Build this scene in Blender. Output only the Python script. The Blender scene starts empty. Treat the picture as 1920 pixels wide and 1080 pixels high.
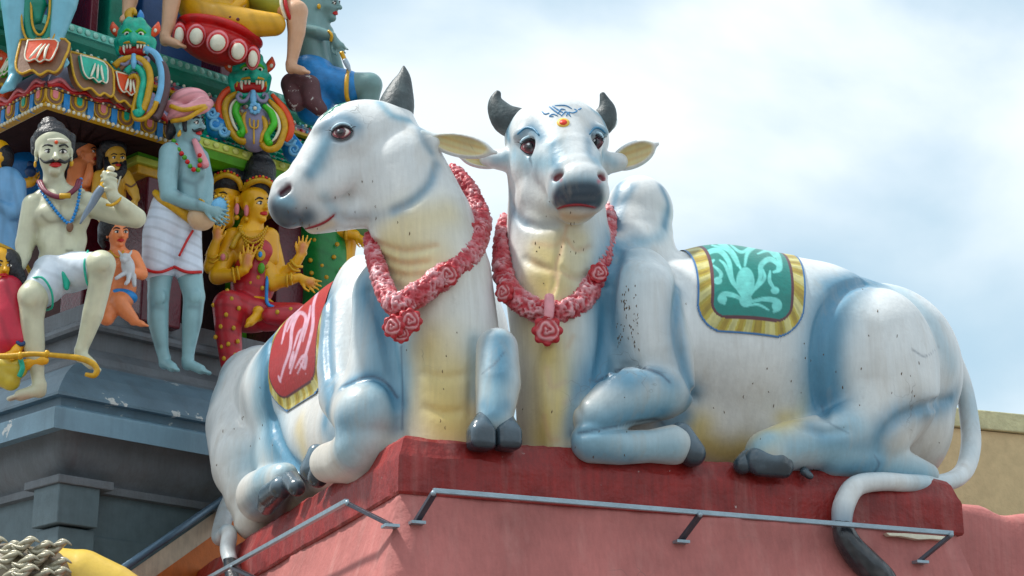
import bpy, bmesh, math, random
import numpy as np
from mathutils import Vector, Matrix
from mathutils.bvhtree import BVHTree
random.seed(7); RNG = np.random.RandomState(11)
scene = bpy.context.scene
COL = scene.collection

# ------------------------------------------------------------------ camera
FPX = 3770.0                     # focal length in photo pixels (1920 wide)
PITCH = math.radians(17.0)
HEAD = math.radians(68.6)        # heading, measured from the +X edge of the plinth
FH = np.array([math.cos(HEAD), math.sin(HEAD), 0.0])
RT = np.array([math.sin(HEAD), -math.cos(HEAD), 0.0])
ZU = np.array([0, 0, 1.0])
FW = FH * math.cos(PITCH) + ZU * math.sin(PITCH)
UP = -FH * math.sin(PITCH) + ZU * math.cos(PITCH)
def ray(px, py): return FW + RT * ((px - 960) / FPX) + UP * ((540 - py) / FPX)
_r = ray(748, 822); _t = 8.0 / float(_r @ FH)
CAM = -_r * _t; CAM[2] = 1.6
H = 1.6 + float(_r[2] * _t)      # top of the plinth, its corner at x = y = 0
cd = bpy.data.cameras.new('camera'); cam = bpy.data.objects.new('camera', cd); COL.objects.link(cam)
cd.sensor_width = 36; cd.lens = FPX / 1920 * 36; cd.clip_end = 3000; cd.clip_start = 0.05
M = Matrix(((RT[0], UP[0], -FW[0]), (RT[1], UP[1], -FW[1]), (RT[2], UP[2], -FW[2])))
cam.matrix_world = Matrix.Translation(CAM) @ M.to_4x4()
scene.camera = cam

# ------------------------------------------------------------------ sky and sun
SUN_EL, SUN_AZ = math.radians(60), math.radians(152)     # azimuth counter-clockwise from +X
w = bpy.data.worlds.new('World'); scene.world = w; w.use_nodes = True
nt = w.node_tree; nt.nodes.clear(); N = nt.nodes.new; L = nt.links.new
out = N('ShaderNodeOutputWorld'); bg = N('ShaderNodeBackground')
sky = N('ShaderNodeTexSky'); sky.sky_type = 'NISHITA'; sky.sun_disc = False
sky.sun_elevation = SUN_EL; sky.sun_rotation = math.radians(90) - SUN_AZ
sky.air_density = 1.2; sky.dust_density = 1.5
tc = N('ShaderNodeTexCoord'); mp = N('ShaderNodeMapping')
mp.inputs['Location'].default_value = (1.87, 1.57, -0.8); mp.inputs['Scale'].default_value = (1, 1, 1.6)
n1 = N('ShaderNodeTexNoise'); n1.inputs['Scale'].default_value = 3.4; n1.inputs['Detail'].default_value = 7; n1.inputs['Roughness'].default_value = .47
n1.inputs['Distortion'].default_value = .35
r1 = N('ShaderNodeValToRGB'); r1.color_ramp.elements[0].position = .33; r1.color_ramp.elements[1].position = .63
r1.color_ramp.interpolation = 'EASE'
n2 = N('ShaderNodeTexNoise'); n2.inputs['Scale'].default_value = 2.3; n2.inputs['Detail'].default_value = 5
r2 = N('ShaderNodeValToRGB'); r2.color_ramp.elements[0].color = (7.4, 8.6, 9.3, 1); r2.color_ramp.elements[1].color = (10.9, 11.2, 11.4, 1)
r2.color_ramp.elements[0].position = .32; r2.color_ramp.elements[1].position = .68
hz = N('ShaderNodeMixRGB'); hz.inputs[0].default_value = .7; hz.inputs[2].default_value = (5.4, 7.6, 9.0, 1)   # milky tropical air
mx = N('ShaderNodeMixRGB')
L(tc.outputs['Generated'], mp.inputs[0]); L(mp.outputs[0], n1.inputs[0]); L(mp.outputs[0], n2.inputs[0])
L(n1.outputs[0], r1.inputs[0]); L(n2.outputs[0], r2.inputs[0])
L(sky.outputs[0], hz.inputs[1]); L(r1.outputs[0], mx.inputs[0]); L(hz.outputs[0], mx.inputs[1]); L(r2.outputs[0], mx.inputs[2])
L(mx.outputs[0], bg.inputs[0]); bg.inputs[1].default_value = 0.076; L(bg.outputs[0], out.inputs[0])
sd = bpy.data.lights.new('sun', 'SUN'); sd.energy = 3.0; sd.angle = math.radians(4); sd.color = (1, .96, .9)
sun = bpy.data.objects.new('sun', sd); COL.objects.link(sun)
sdir = Vector((math.cos(SUN_EL) * math.cos(SUN_AZ), math.cos(SUN_EL) * math.sin(SUN_AZ), math.sin(SUN_EL)))
sun.rotation_euler = sdir.to_track_quat('Z', 'Y').to_euler()
vs = scene.view_settings; vs.view_transform = 'Standard'; vs.look = 'None'; vs.gamma = 1; vs.exposure = 0.58; vs.use_curve_mapping = False

# ------------------------------------------------------------------ survey helpers: pixel -> point on a vertical plane of the place
def PY(px, py, y): r = ray(px, py); return CAM + r * ((y - CAM[1]) / r[1])
def PX(px, py, x): r = ray(px, py); return CAM + r * ((x - CAM[0]) / r[0])
def PD(px, py, D): r = ray(px, py); return CAM + r * (D / float(r @ FH))
def PZ(px, py, z): r = ray(px, py); return CAM + r * ((z - CAM[2]) / r[2])
def sc(P): return float((np.asarray(P) - CAM) @ FW) / FPX      # metres per photo pixel there

# ------------------------------------------------------------------ objects
def tag(o, label=None, cat=None, group=None, kind=None):
    if label: o['label'] = label
    if cat: o['category'] = cat
    if group: o['group'] = group
    if kind: o['kind'] = kind
    return o
def empty(name, loc, label=None, cat=None, group=None):
    o = bpy.data.objects.new(name, None); o.empty_display_size = .1; COL.objects.link(o)
    o.location = loc; bpy.context.view_layer.update(); return tag(o, label, cat, group)
def mesh_obj(name, V, F, mat, parent=None, col=None, smooth=True):
    V = np.asarray(V, np.float32).reshape(-1, 3); me = bpy.data.meshes.new(name)
    if isinstance(F, np.ndarray):
        k = F.shape[1]; n = len(F)
        me.vertices.add(len(V)); me.vertices.foreach_set('co', V.ravel())
        me.loops.add(n * k); me.loops.foreach_set('vertex_index', F.astype(np.int32).ravel())
        me.polygons.add(n); me.polygons.foreach_set('loop_start', np.arange(0, n * k, k, dtype=np.int32))
        me.update(calc_edges=True)
    else:
        me.from_pydata(V.tolist(), [], F)
    if smooth: me.polygons.foreach_set('use_smooth', np.ones(len(me.polygons), bool))
    if col is not None:
        a = me.color_attributes.new('Col', 'FLOAT_COLOR', 'POINT')
        c = np.ones((len(V), 4), np.float32); c[:, :3] = col; a.data.foreach_set('color', c.ravel())
    me.validate(); me.materials.append(mat)
    o = bpy.data.objects.new(name, me); COL.objects.link(o)
    if parent is not None:
        o.parent = parent; o.matrix_parent_inverse = parent.matrix_world.inverted()
    return o

# ------------------------------------------------------------------ materials
MATS = {}
def vivid(c, f=1.28): c = np.asarray(c, float); l = float(c @ np.array([.3, .6, .1])); return tuple(np.clip((l + (c - l) * f) * 1.1, .004, .85))
def mat(name, color=None, rough=.45, var=.10, scale=14, bump=.15, bscale=60, attr=False, streak=0, dirt=.0, spec=.5, metal=0, chips=None, coat=0, dirtcol=(.05, .05, .05), cracks=0, runs=None, brush=0):
    if name in MATS: return MATS[name]
    m = bpy.data.materials.new(name); m.use_nodes = True; nt = m.node_tree; N = nt.nodes.new; L = nt.links.new
    b = nt.nodes['Principled BSDF']; b.inputs['Roughness'].default_value = rough; b.inputs['Metallic'].default_value = metal
    b.inputs['Specular IOR Level'].default_value = spec
    if coat: b.inputs['Coat Weight'].default_value = coat; b.inputs['Coat Roughness'].default_value = .18
    tc = N('ShaderNodeTexCoord')
    def noise(s, d=4, r=.55, scl=None):
        n = N('ShaderNodeTexNoise'); n.inputs['Scale'].default_value = s; n.inputs['Detail'].default_value = d; n.inputs['Roughness'].default_value = r
        if scl:
            mp = N('ShaderNodeMapping'); mp.inputs['Scale'].default_value = scl; L(tc.outputs['Object'], mp.inputs[0]); L(mp.outputs[0], n.inputs[0])
        else: L(tc.outputs['Object'], n.inputs[0])
        return n.outputs[0]
    if attr:
        a = N('ShaderNodeVertexColor'); a.layer_name = 'Col'; c = a.outputs[0]
    else:
        rgb = N('ShaderNodeRGB'); rgb.outputs[0].default_value = (*vivid(color), 1); c = rgb.outputs[0]
    def mixmul(c, fac_src, lo, hi, p0=.3, p1=.7):
        mr = N('ShaderNodeMapRange'); mr.inputs[1].default_value = p0; mr.inputs[2].default_value = p1; mr.inputs[3].default_value = lo; mr.inputs[4].default_value = hi
        L(fac_src, mr.inputs[0]); v = N('ShaderNodeVectorMath'); v.operation = 'SCALE'; L(c, v.inputs[0]); L(mr.outputs[0], v.inputs[3]); return v.outputs[0]
    if var: c = mixmul(c, noise(scale), 1 - var, 1 + var * .6)
    if streak: c = mixmul(c, noise(1, 5, .6, (55, 55, 4)), 1 - streak, 1 + streak * .5)
    if dirt:
        mr = N('ShaderNodeMapRange'); mr.inputs[1].default_value = .60; mr.inputs[2].default_value = .78; L(noise(9, 8, .7, (1.6, 1.6, .8)), mr.inputs[0])
        mu = N('ShaderNodeMath'); mu.operation = 'MULTIPLY'; mu.inputs[1].default_value = dirt; L(mr.outputs[0], mu.inputs[0])
        mx = N('ShaderNodeMixRGB'); mx.inputs[2].default_value = (*dirtcol, 1); L(mu.outputs[0], mx.inputs[0]); L(c, mx.inputs[1]); c = mx.outputs[0]
    if chips:
        cc, thr, csc = chips
        mr = N('ShaderNodeMapRange'); mr.inputs[1].default_value = thr; mr.inputs[2].default_value = thr + .015; L(noise(csc, 9, .68), mr.inputs[0])
        mx = N('ShaderNodeMixRGB'); mx.inputs[2].default_value = (*cc, 1); L(mr.outputs[0], mx.inputs[0]); L(c, mx.inputs[1]); c = mx.outputs[0]
    if runs:            # rain runs: long vertical stains
        rc, rs = runs; mr = N('ShaderNodeMapRange'); mr.inputs[1].default_value = .52; mr.inputs[2].default_value = .72; L(noise(1, 6, .62, (9, 9, .7)), mr.inputs[0])
        mu = N('ShaderNodeMath'); mu.operation = 'MULTIPLY'; mu.inputs[1].default_value = rs; L(mr.outputs[0], mu.inputs[0])
        mx = N('ShaderNodeMixRGB'); mx.inputs[2].default_value = (*rc, 1); L(mu.outputs[0], mx.inputs[0]); L(c, mx.inputs[1]); c = mx.outputs[0]
    if cracks:          # sparse hairline cracks
        vo = N('ShaderNodeTexVoronoi'); vo.feature = 'DISTANCE_TO_EDGE'; vo.inputs['Scale'].default_value = 3.2
        wv = N('ShaderNodeVectorMath'); wv.operation = 'ADD'; nz = N('ShaderNodeTexNoise'); nz.inputs['Scale'].default_value = 9; L(tc.outputs['Object'], nz.inputs[0])
        sv = N('ShaderNodeVectorMath'); sv.operation = 'SCALE'; sv.inputs[3].default_value = .16; L(nz.outputs[1], sv.inputs[0]); L(tc.outputs['Object'], wv.inputs[0]); L(sv.outputs[0], wv.inputs[1]); L(wv.outputs[0], vo.inputs['Vector'])
        m1 = N('ShaderNodeMapRange'); m1.inputs[1].default_value = .0015; m1.inputs[2].default_value = .006; m1.inputs[3].default_value = 1; m1.inputs[4].default_value = 0; L(vo.outputs['Distance'], m1.inputs[0])
        m2 = N('ShaderNodeMapRange'); m2.inputs[1].default_value = .60; m2.inputs[2].default_value = .70; L(noise(2.3, 3), m2.inputs[0])
        mu = N('ShaderNodeMath'); mu.operation = 'MULTIPLY'; L(m1.outputs[0], mu.inputs[0]); L(m2.outputs[0], mu.inputs[1]); mk = N('ShaderNodeMath'); mk.operation = 'MULTIPLY'; mk.inputs[1].default_value = cracks; L(mu.outputs[0], mk.inputs[0])
        mx = N('ShaderNodeMixRGB'); mx.inputs[2].default_value = (.10, .09, .08, 1); L(mk.outputs[0], mx.inputs[0]); L(c, mx.inputs[1]); c = mx.outputs[0]
    L(c, b.inputs['Base Color'])
    if brush:           # uneven gloss of hand-brushed enamel
        mr = N('ShaderNodeMapRange'); mr.inputs[3].default_value = rough - brush; mr.inputs[4].default_value = rough + brush; mr.inputs[1].default_value = .3; mr.inputs[2].default_value = .7; L(noise(1, 4, .6, (30, 30, 6)), mr.inputs[0]); L(mr.outputs[0], b.inputs['Roughness'])
    if bump:
        bp = N('ShaderNodeBump'); bp.inputs['Strength'].default_value = bump; bp.inputs['Distance'].default_value = .02
        L(noise(bscale, 4), bp.inputs['Height']); L(bp.outputs[0], b.inputs['Normal'])
    MATS[name] = m; return m

# ------------------------------------------------------------------ sculpting: smooth-blended solids turned into one surface
f32 = np.float32
def vnoise(P, s, seed=0):
    P = np.asarray(P, np.float64) * s + seed * 17.3; i = np.floor(P).astype(np.int64); f = P - i; f = f * f * (3 - 2 * f)
    def h(a): n = (a[:, 0] * 73856093) ^ (a[:, 1] * 19349663) ^ (a[:, 2] * 83492791); n = (n ^ (n >> 13)) * 1274126177; return ((n & 0xffff) / 65535.0)
    r = 0
    for dx in (0, 1):
        for dy in (0, 1):
            for dz in (0, 1):
                wgt = (f[:, 0] if dx else 1 - f[:, 0]) * (f[:, 1] if dy else 1 - f[:, 1]) * (f[:, 2] if dz else 1 - f[:, 2])
                r = r + wgt * h(i + np.array([dx, dy, dz]))
    return r
def spline(pts, n):
    """Catmull-Rom through rows of pts"""
    p = np.asarray(pts, float); 
    if len(p) < 3: t = np.linspace(0, 1, n)[:, None]; return p[0] * (1 - t) + p[-1] * t
    q = np.vstack([2 * p[0] - p[1], p, 2 * p[-1] - p[-2]]); m = len(p) - 1
    o = []
    for t in np.linspace(0, m - 1e-6, n):
        i = int(t); u = t - i; a, b, c, d = q[i:i + 4]
        o.append(.5 * (2 * b + (c - a) * u + (2 * a - 5 * b + 4 * c - d) * u * u + (3 * b - a - 3 * c + d) * u ** 3))
    return np.array(o)
class Prim:
    def __init__(s, f, lo, hi, k, op): s.f, s.lo, s.hi, s.k, s.op = f, np.asarray(lo), np.asarray(hi), k, op
def chain(pts, k=.02, op='u', n=None):
    """pts rows x y z r"""
    p = np.asarray(pts, float)
    if n: p = spline(p, n); p[:, 3] = np.maximum(p[:, 3], .001)
    A = p[:, :3].astype(f32); R = p[:, 3].astype(f32)
    def f(P):
        if len(A) == 1: return np.sqrt(((P - A[0]) ** 2).sum(1)) - R[0]
        d = None
        for i in range(len(A) - 1):
            ab = A[i + 1] - A[i]; q = P - A[i]; t = np.clip((q @ ab) / max(float(ab @ ab), 1e-9), 0, 1)
            q = q - t[:, None] * ab; e = np.sqrt(np.einsum('ij,ij->i', q, q)) - (R[i] + (R[i + 1] - R[i]) * t)
            d = e if d is None else np.minimum(d, e)
        return d
    return Prim(f, (A - R[:, None]).min(0), (A + R[:, None]).max(0), k, op)
def ell(c, r, rot=None, k=.02, op='u'):
    c = np.asarray(c, f32); r = np.asarray(r, f32); Rm = np.eye(3, dtype=f32) if rot is None else np.asarray(rot, f32)   # columns = axes
    def f(P):
        q = (P - c) @ Rm; a = q / r; k0 = np.sqrt((a * a).sum(1)); b = a / r; k1 = np.sqrt((b * b).sum(1)) + 1e-9
        return k0 * (k0 - 1) / k1
    e = np.sqrt(((Rm * r) ** 2).sum(1)); return Prim(f, c - e, c + e, k, op)
def rbox(c, h, rot=None, rad=.01, k=.005, op='u'):
    c = np.asarray(c, f32); h = np.asarray(h, f32) - rad; Rm = np.eye(3, dtype=f32) if rot is None else np.asarray(rot, f32)
    def f(P):
        q = np.abs((P - c) @ Rm) - h; return np.sqrt((np.maximum(q, 0) ** 2).sum(1)) + np.minimum(q.max(1), 0) - rad
    e = np.abs(Rm * (h + rad)).sum(1); return Prim(f, c - e, c + e, k, op)
def smin(a, b, k):
    if k <= 0: return np.minimum(a, b)
    h = np.maximum(k - np.abs(a - b), 0) / k; return np.minimum(a, b) - h * h * h * k / 6
BS = 8
def sdf_mesh(prims, vox):
    us = [p for p in prims if p.op == 'u']
    lo = np.min([p.lo for p in us], 0) - 3 * vox; hi = np.max([p.hi for p in us], 0) + 3 * vox
    nb = np.ceil((hi - lo) / (vox * BS)).astype(int) + 1; n = nb * BS
    g = [lo[a] + (np.arange(nb[a]) * BS + (BS - 1) / 2) * vox for a in range(3)]
    C = np.stack(np.meshgrid(*g, indexing='ij'), -1).reshape(-1, 3).astype(f32)
    hd = (BS - 1) / 2 * vox * 1.75
    dc = np.full(len(C), 1e3, f32); pd = []; um = np.full(len(C), 1e3, f32)
    for p in prims:
        d = p.f(C).astype(f32); pd.append(d)
        if p.op == 'u': dc = smin(dc, d, p.k); um = np.minimum(um, d)
        else: dc = -smin(-dc, d, p.k)
    act = np.nonzero(np.abs(dc) < hd * 1.7 + 2 * vox)[0]
    o = np.stack(np.meshgrid(*[(np.arange(BS) - (BS - 1) / 2) * vox] * 3, indexing='ij'), -1).reshape(-1, 3).astype(f32)
    val = np.full((len(act), BS ** 3), 1e3, f32); Ca = C[act]
    for p, d in zip(prims, pd):
        da = d[act]
        sel = np.nonzero(da < (um[act] + 2.6 * hd + p.k if p.op == 'u' else 1.6 * hd + p.k))[0]
        if not len(sel): continue
        e = p.f((Ca[sel][:, None, :] + o[None]).reshape(-1, 3)).reshape(len(sel), -1).astype(f32)
        val[sel] = smin(val[sel], e, p.k) if p.op == 'u' else -smin(-val[sel], e, p.k)
    G = np.empty(tuple(n), f32); V6 = G.reshape(nb[0], BS, nb[1], BS, nb[2], BS).transpose(0, 2, 4, 1, 3, 5)
    V6[...] = dc.reshape(tuple(nb))[..., None, None, None]
    bi = np.unravel_index(act, tuple(nb)); V6[bi[0], bi[1], bi[2]] = val.reshape(-1, BS, BS, BS)
    s = G < 0; s8 = s.astype(np.uint8); sm = np.zeros(tuple(n - 1), np.uint8)
    for x in (0, 1):
        for y in (0, 1):
            for z in (0, 1): sm += s8[x:n[0] - 1 + x, y:n[1] - 1 + y, z:n[2] - 1 + z]
    cells = np.argwhere((sm > 0) & (sm < 8)); vid = np.full(tuple(n), -1, np.int32); vid[tuple(cells.T)] = np.arange(len(cells))
    corners = np.array([(x, y, z) for x in (0, 1) for y in (0, 1) for z in (0, 1)])
    cv = np.stack([G[tuple((cells + c).T)] for c in corners], 1)
    acc = np.zeros((len(cells), 3)); cnt = np.zeros(len(cells))
    for a in range(8):
        for b in range(a + 1, 8):
            if np.abs(corners[a] - corners[b]).sum() != 1: continue
            va, vb = cv[:, a], cv[:, b]; m = (va < 0) != (vb < 0); t = np.where(m, va / np.where(m, va - vb, 1), 0)
            acc += m[:, None] * (corners[a] + t[:, None] * (corners[b] - corners[a])); cnt += m
    V = lo + (cells + acc / cnt[:, None]) * vox
    F = []
    for ax in range(3):
        sl0 = [slice(1, None)] * 3; sl1 = [slice(1, None)] * 3; sl0[ax] = slice(0, -1)
        a = s[tuple(sl0)]; b = s[tuple(sl1)]; e = np.argwhere(a != b)
        if not len(e): continue
        e2 = e + 1; e2[:, ax] -= 1; u, v = [(1, 2), (2, 0), (0, 1)][ax]
        inside = a[tuple(e.T)]
        def cid(du, dv): q = e2.copy(); q[:, u] -= du; q[:, v] -= dv; return vid[tuple(q.T)]
        q = np.stack([cid(1, 1), cid(0, 1), cid(0, 0), cid(1, 0)], 1); q[~inside] = q[~inside][:, ::-1]; F.append(q)
    F = np.vstack(F); F = F[(F >= 0).all(1)]
    # one light relaxation pass
    for it in range(2):
        acc = np.zeros_like(V); cn = np.zeros(len(V))
        for i in range(4):
            j = F[:, (i + 1) % 4]; np.add.at(acc, F[:, i], V[j]); np.add.at(cn, F[:, i], 1)
        V = V * .6 + .4 * acc / np.maximum(cn, 1)[:, None]
    return V, F
def vnormals(V, F):
    n = np.cross(V[F[:, 2]] - V[F[:, 0]], V[F[:, 3]] - V[F[:, 1]]) if F.shape[1] == 4 else np.cross(V[F[:, 1]] - V[F[:, 0]], V[F[:, 2]] - V[F[:, 0]])
    o = np.zeros_like(V)
    for i in range(F.shape[1]): np.add.at(o, F[:, i], n)
    return o / (np.linalg.norm(o, axis=1)[:, None] + 1e-12)
def bvh(V, F): return BVHTree.FromPolygons([tuple(v) for v in V], [tuple(f) for f in F])
def hitpx(tree, px, py):
    r = ray(px, py); r = r / np.linalg.norm(r); h = tree.ray_cast(Vector(CAM), Vector(r))
    return (np.array(h[0]), np.array(h[1])) if h[0] is not None else (None, None)
def paint(V, Nn, C, tree, strokes):
    """airbrushed paint strokes: (colour, radius_px, strength, [(px,py)...])"""
    for colr, rad, st, path in strokes:
        L_ = sum(math.dist(path[i], path[i + 1]) for i in range(len(path) - 1)) if len(path) > 1 else 0
        n = max(1, int(L_ / max(4, rad * .35)) + 1); wgt = np.zeros(len(V))
        prev = None
        for q in (spline(path, n) if len(path) > 1 else np.array(path, float)):
            h, nn = hitpx(tree, q[0], q[1])
            if h is None: prev = None; continue
            r = rad * sc(h); a = h if prev is None or np.linalg.norm(prev - h) > 3 * r else prev; ab = h - a
            m = np.nonzero((((V - h) ** 2).sum(1) < (4 * r) ** 2) & ((Nn @ nn) > -.1))[0]; pv = V[m] - a
            t = np.clip(pv @ ab / max(float(ab @ ab), 1e-9), 0, 1); d2 = np.full(len(V), 9e9); d2[m] = ((pv - t[:, None] * ab) ** 2).sum(1); m = d2 < (2.4 * r) ** 2; prev = h
            wgt[m] = np.maximum(wgt[m], np.exp(-(d2[m] / r ** 2) * 1.1))
        wgt = (wgt * st)[:, None]; C[:] = C * (1 - wgt) + np.array(colr) * wgt
    return C
# tubes, sheets and lathes as plain meshes
def tube_vf(pts, rad, seg=8, cap=True, n=None, flat=None):
    p = np.asarray(pts, float)
    if np.ndim(rad) == 0: rad = [rad] * len(p)
    q = np.hstack([p, np.asarray(rad, float)[:, None]])
    if n: q = spline(q, n)
    P, R = q[:, :3], np.maximum(q[:, 3], 1e-4); T = np.gradient(P, axis=0); T /= np.linalg.norm(T, axis=1)[:, None] + 1e-12
    u = np.cross(T[0], [.31, .22, .93]); u /= np.linalg.norm(u) + 1e-12; V = []
    for i in range(len(P)):
        u = u - T[i] * (u @ T[i]); u /= np.linalg.norm(u) + 1e-12; v = np.cross(T[i], u)
        for k in range(seg):
            a = 2 * math.pi * k / seg; V.append(P[i] + R[i] * (u * math.cos(a) + v * math.sin(a)))
    F = [(i * seg + k, i * seg + (k + 1) % seg, (i + 1) * seg + (k + 1) % seg, (i + 1) * seg + k) for i in range(len(P) - 1) for k in range(seg)]
    if cap: F.append(tuple(range(seg - 1, -1, -1))); F.append(tuple((len(P) - 1) * seg + k for k in range(seg)))
    return V, F
class MB:
    def __init__(s): s.V, s.F = [], []
    def add(s, V, F): o = len(s.V); s.V += [tuple(v) for v in V]; s.F += [tuple(i + o for i in f) for f in F]; return s
    def tube(s, pts, rad, seg=8, n=None, cap=True): return s.add(*tube_vf(pts, rad, seg, cap, n))
    def ball(s, c, r, seg=10, rings=7, rot=None):
        r = np.ones(3) * r; V = []; F = []
        for i in range(rings + 1):
            t = math.pi * i / rings
            for k in range(seg):
                a = 2 * math.pi * k / seg; v = np.array([math.sin(t) * math.cos(a), math.sin(t) * math.sin(a), math.cos(t)]) * r
                V.append(np.asarray(c) + (v if rot is None else np.asarray(rot) @ v))
        for i in range(rings):
            for k in range(seg): F.append((i * seg + k, (i + 1) * seg + k, (i + 1) * seg + (k + 1) % seg, i * seg + (k + 1) % seg))
        return s.add(V, F)
    def box(s, c, h, rot=None):
        V = []
        for x in (-1, 1):
            for y in (-1, 1):
                for z in (-1, 1):
                    v = np.array([x, y, z]) * h; V.append(np.asarray(c) + (v if rot is None else np.asarray(rot) @ v))
        return s.add(V, [(0, 1, 3, 2), (4, 6, 7, 5), (0, 4, 5, 1), (2, 3, 7, 6), (0, 2, 6, 4), (1, 5, 7, 3)])
    def build(s, name, m, parent=None, smooth=True, col=None): return mesh_obj(name, s.V, s.F, m, parent, col, smooth)
def bevel(o, wd=.006, seg=2):
    md = o.modifiers.new('bevel', 'BEVEL'); md.width = wd; md.segments = seg; md.limit_method = 'ANGLE'; md.angle_limit = math.radians(40)
    for p in o.data.polygons: p.use_smooth = False
    return o
# ------------------------------------------------------------------ ground, plinth, walls
def sheet(name, x0, x1, y0, y1, z, m, label=None, cat=None, kind=None):
    o = mesh_obj(name, [(x0, y0, z), (x1, y0, z), (x1, y1, z), (x0, y1, z)], [(0, 1, 2, 3)], m, None, None, False); return tag(o, label, cat, None, kind)
sheet('ground', -400, 400, -400, 400, 0, mat('ground_paving', (.16, .15, .14), rough=.8, var=.2, scale=3), kind='structure')
def sweep(path, prof, step=.05, noise=None, closed=False):
    """sweep a profile [(out, z)] along a 2-d path (solid on its left-hand side going...); corners mitred. returns V, F"""
    P = [np.array(p, float) for p in path]; n = len(P); off = []
    for i in range(n):
        a = P[i] - P[i - 1] if (i or closed) else P[1] - P[0]; b = P[(i + 1) % n] - P[i] if (i < n - 1 or closed) else P[i] - P[i - 1]
        a = a / np.linalg.norm(a); b = b / np.linalg.norm(b); na = np.array([a[1], -a[0]]); nb_ = np.array([b[1], -b[0]]); m = na + nb_; m = m / (m @ na); off.append(m)
    st = []; seq = list(range(n)) + ([0] if closed else [])
    for i, j in zip(seq[:-1], seq[1:]):
        k = max(1, int(np.linalg.norm(P[j] - P[i]) / step))
        for t in range(k): u = t / k; st.append((P[i] * (1 - u) + P[j] * u, off[i] * (1 - u) + off[j] * u))
    if not closed: st.append((P[-1], off[-1]))
    V = [(*(p + o_ * pr[0]), pr[1]) for p, o_ in st for pr in prof]; m = len(prof); ns = len(st)
    F = [(i * m + k, ((i + 1) % ns) * m + k, ((i + 1) % ns) * m + k + 1, i * m + k + 1) for i in range(ns if closed else ns - 1) for k in range(m - 1)]
    V = np.array(V)
    if noise: V = noise(V)
    return V, F
LXE = float(PY(1803, 930, 0)[0]); LYE = float(PX(290, 1090, 0)[1]) + .3
zc = float(PY(748, 852, 0)[2]) ; zb = float(PY(748, 925, 0)[2])
M_ledge = mat('maroon_ledge', (.205, .026, .024), rough=.5, var=.35, scale=6, bump=.45, bscale=26, streak=.22, dirt=.3, dirtcol=(.27, .10, .10), chips=((.50, .42, .40), .68, 16), runs=((.36, .16, .14), .4))
M_pink = mat('pink_wall', (.38, .155, .145), rough=.75, var=.22, scale=3, bump=.35, bscale=22, streak=.10, dirt=.3, dirtcol=(.40, .20, .17), runs=((.56, .28, .25), .35), cracks=.5)
def rough(V):
    n = vnoise(V, 9, 1) - .5; n2 = vnoise(V, 30, 2) - .5; V = V.copy(); top = V[:, 2] > zc - .03
    V[:, 2] += (n * .028 + n2 * .012) * top; d = (n * .014 + n2 * .008)
    V[:, 0] += d; V[:, 1] += d; return V
plinth = empty('plinth', (1, 1, 0), 'maroon ledged pink corner plinth carrying the two bull statues', 'plinth')
zt_ = float(PY(748, 813, .05)[2])
prof = [(-1.6, H - .02), (-1.0, H - .02), (-.6, H - .02), (-.3, H - .015), (-.12, zt_ - .006), (-.06, zt_), (-.045, zt_ - .004), (-.03, zt_ - .02), (-.012, zc + .02), (-.003, zc + .004), (0, zc - .012), (0, zc - .04), (0, (zc + zb) / 2), (0, zb + .012), (-.006, zb + .001), (-.05, zb)]
V, F = sweep([(0, LYE), (0, 0), (LXE, 0), (LXE, 2.2)], prof, .025, rough)
lg = mesh_obj('ledge', V, F, M_ledge, plinth, None, True); es = lg.modifiers.new('crisp', 'EDGE_SPLIT'); es.split_angle = math.radians(22)
prof = [(-.5, zb + .02), (-.012, zb + .02), (-.012, zb - .02), (.02, zb - .14), (.06, zb - .3), (.095, zb - .5), (.11, zb - .8), (.11, 0)]
V, F = sweep([(0, LYE), (0, 0), (LXE - .02, 0), (LXE - .02, 2.2)], prof, .1, lambda V: V + (vnoise(V, 2.5, 4) - .5)[:, None] * np.array([.015, .015, 0]))
mesh_obj('wall', V, F, M_pink, plinth)
# ------------------------------------------------------------------ the two bull statues
CF = np.stack([RT, FH, ZU], 1)
def rowsY(l): return [[*PY(a, b, y), r * sc(PY(a, b, y))] for a, b, y, r in l]
def rowsX(l): return [[*PX(a, b, x), r * sc(PX(a, b, x))] for a, b, x, r in l]
def rowsD(l, D):       # d and r in photo pixels at that distance
    o = []
    for a, b, d, r in l: P = PD(a, b, D - d * D / FPX); o.append([*P, r * sc(P)])
    return o
def roll(a):   # camera-facing frame turned in the picture plane (degrees, clockwise as seen)
    a = math.radians(a); c, s = math.cos(a), math.sin(a); return CF @ np.array([[c, 0, s], [0, 1, 0], [-s, 0, c]])
def eD(px, py, D, rx, ry, rd, rot=0, k=.03, op='u'):
    P = PD(px, py, D); s = sc(P); return ell(P, (rx * s, rd * s, ry * s), roll(rot), k, op)
WHITE = (.70, .725, .725); BLUE = (.075, .235, .36); LBLUE = (.23, .43, .54); INK = (.035, .07, .12); YEL = (.66, .49, .12); CREAM = (.68, .58, .33); OCH = (.62, .40, .20); WARM = (.62, .57, .50); DARK = (.035, .05, .065); GREY = (.3, .36, .42)
M_bull = mat('bull_enamel', rough=.40, var=.07, scale=7, bump=.10, bscale=38, attr=True, streak=.075, dirt=.30, dirtcol=(.30, .25, .19), coat=.12, cracks=.5, runs=((.40, .33, .25), .35), brush=.12)
M_horn = mat('horn_paint', rough=.5, var=.3, scale=25, bump=.25, attr=True, streak=.15)
M_flat = mat('hand_painted', rough=.42, var=.10, scale=30, bump=.12, bscale=50, attr=True, streak=.06, coat=.1)
M_garl = mat('garland_paint', rough=.45, var=.15, scale=40, bump=.15, attr=True, coat=.1)
M_eye = mat('eye_gloss', rough=.12, var=0, bump=0, attr=True, coat=.6)
M_lash = mat('lash_paint', (.012, .012, .016), rough=.4, var=0, bump=0)

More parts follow.
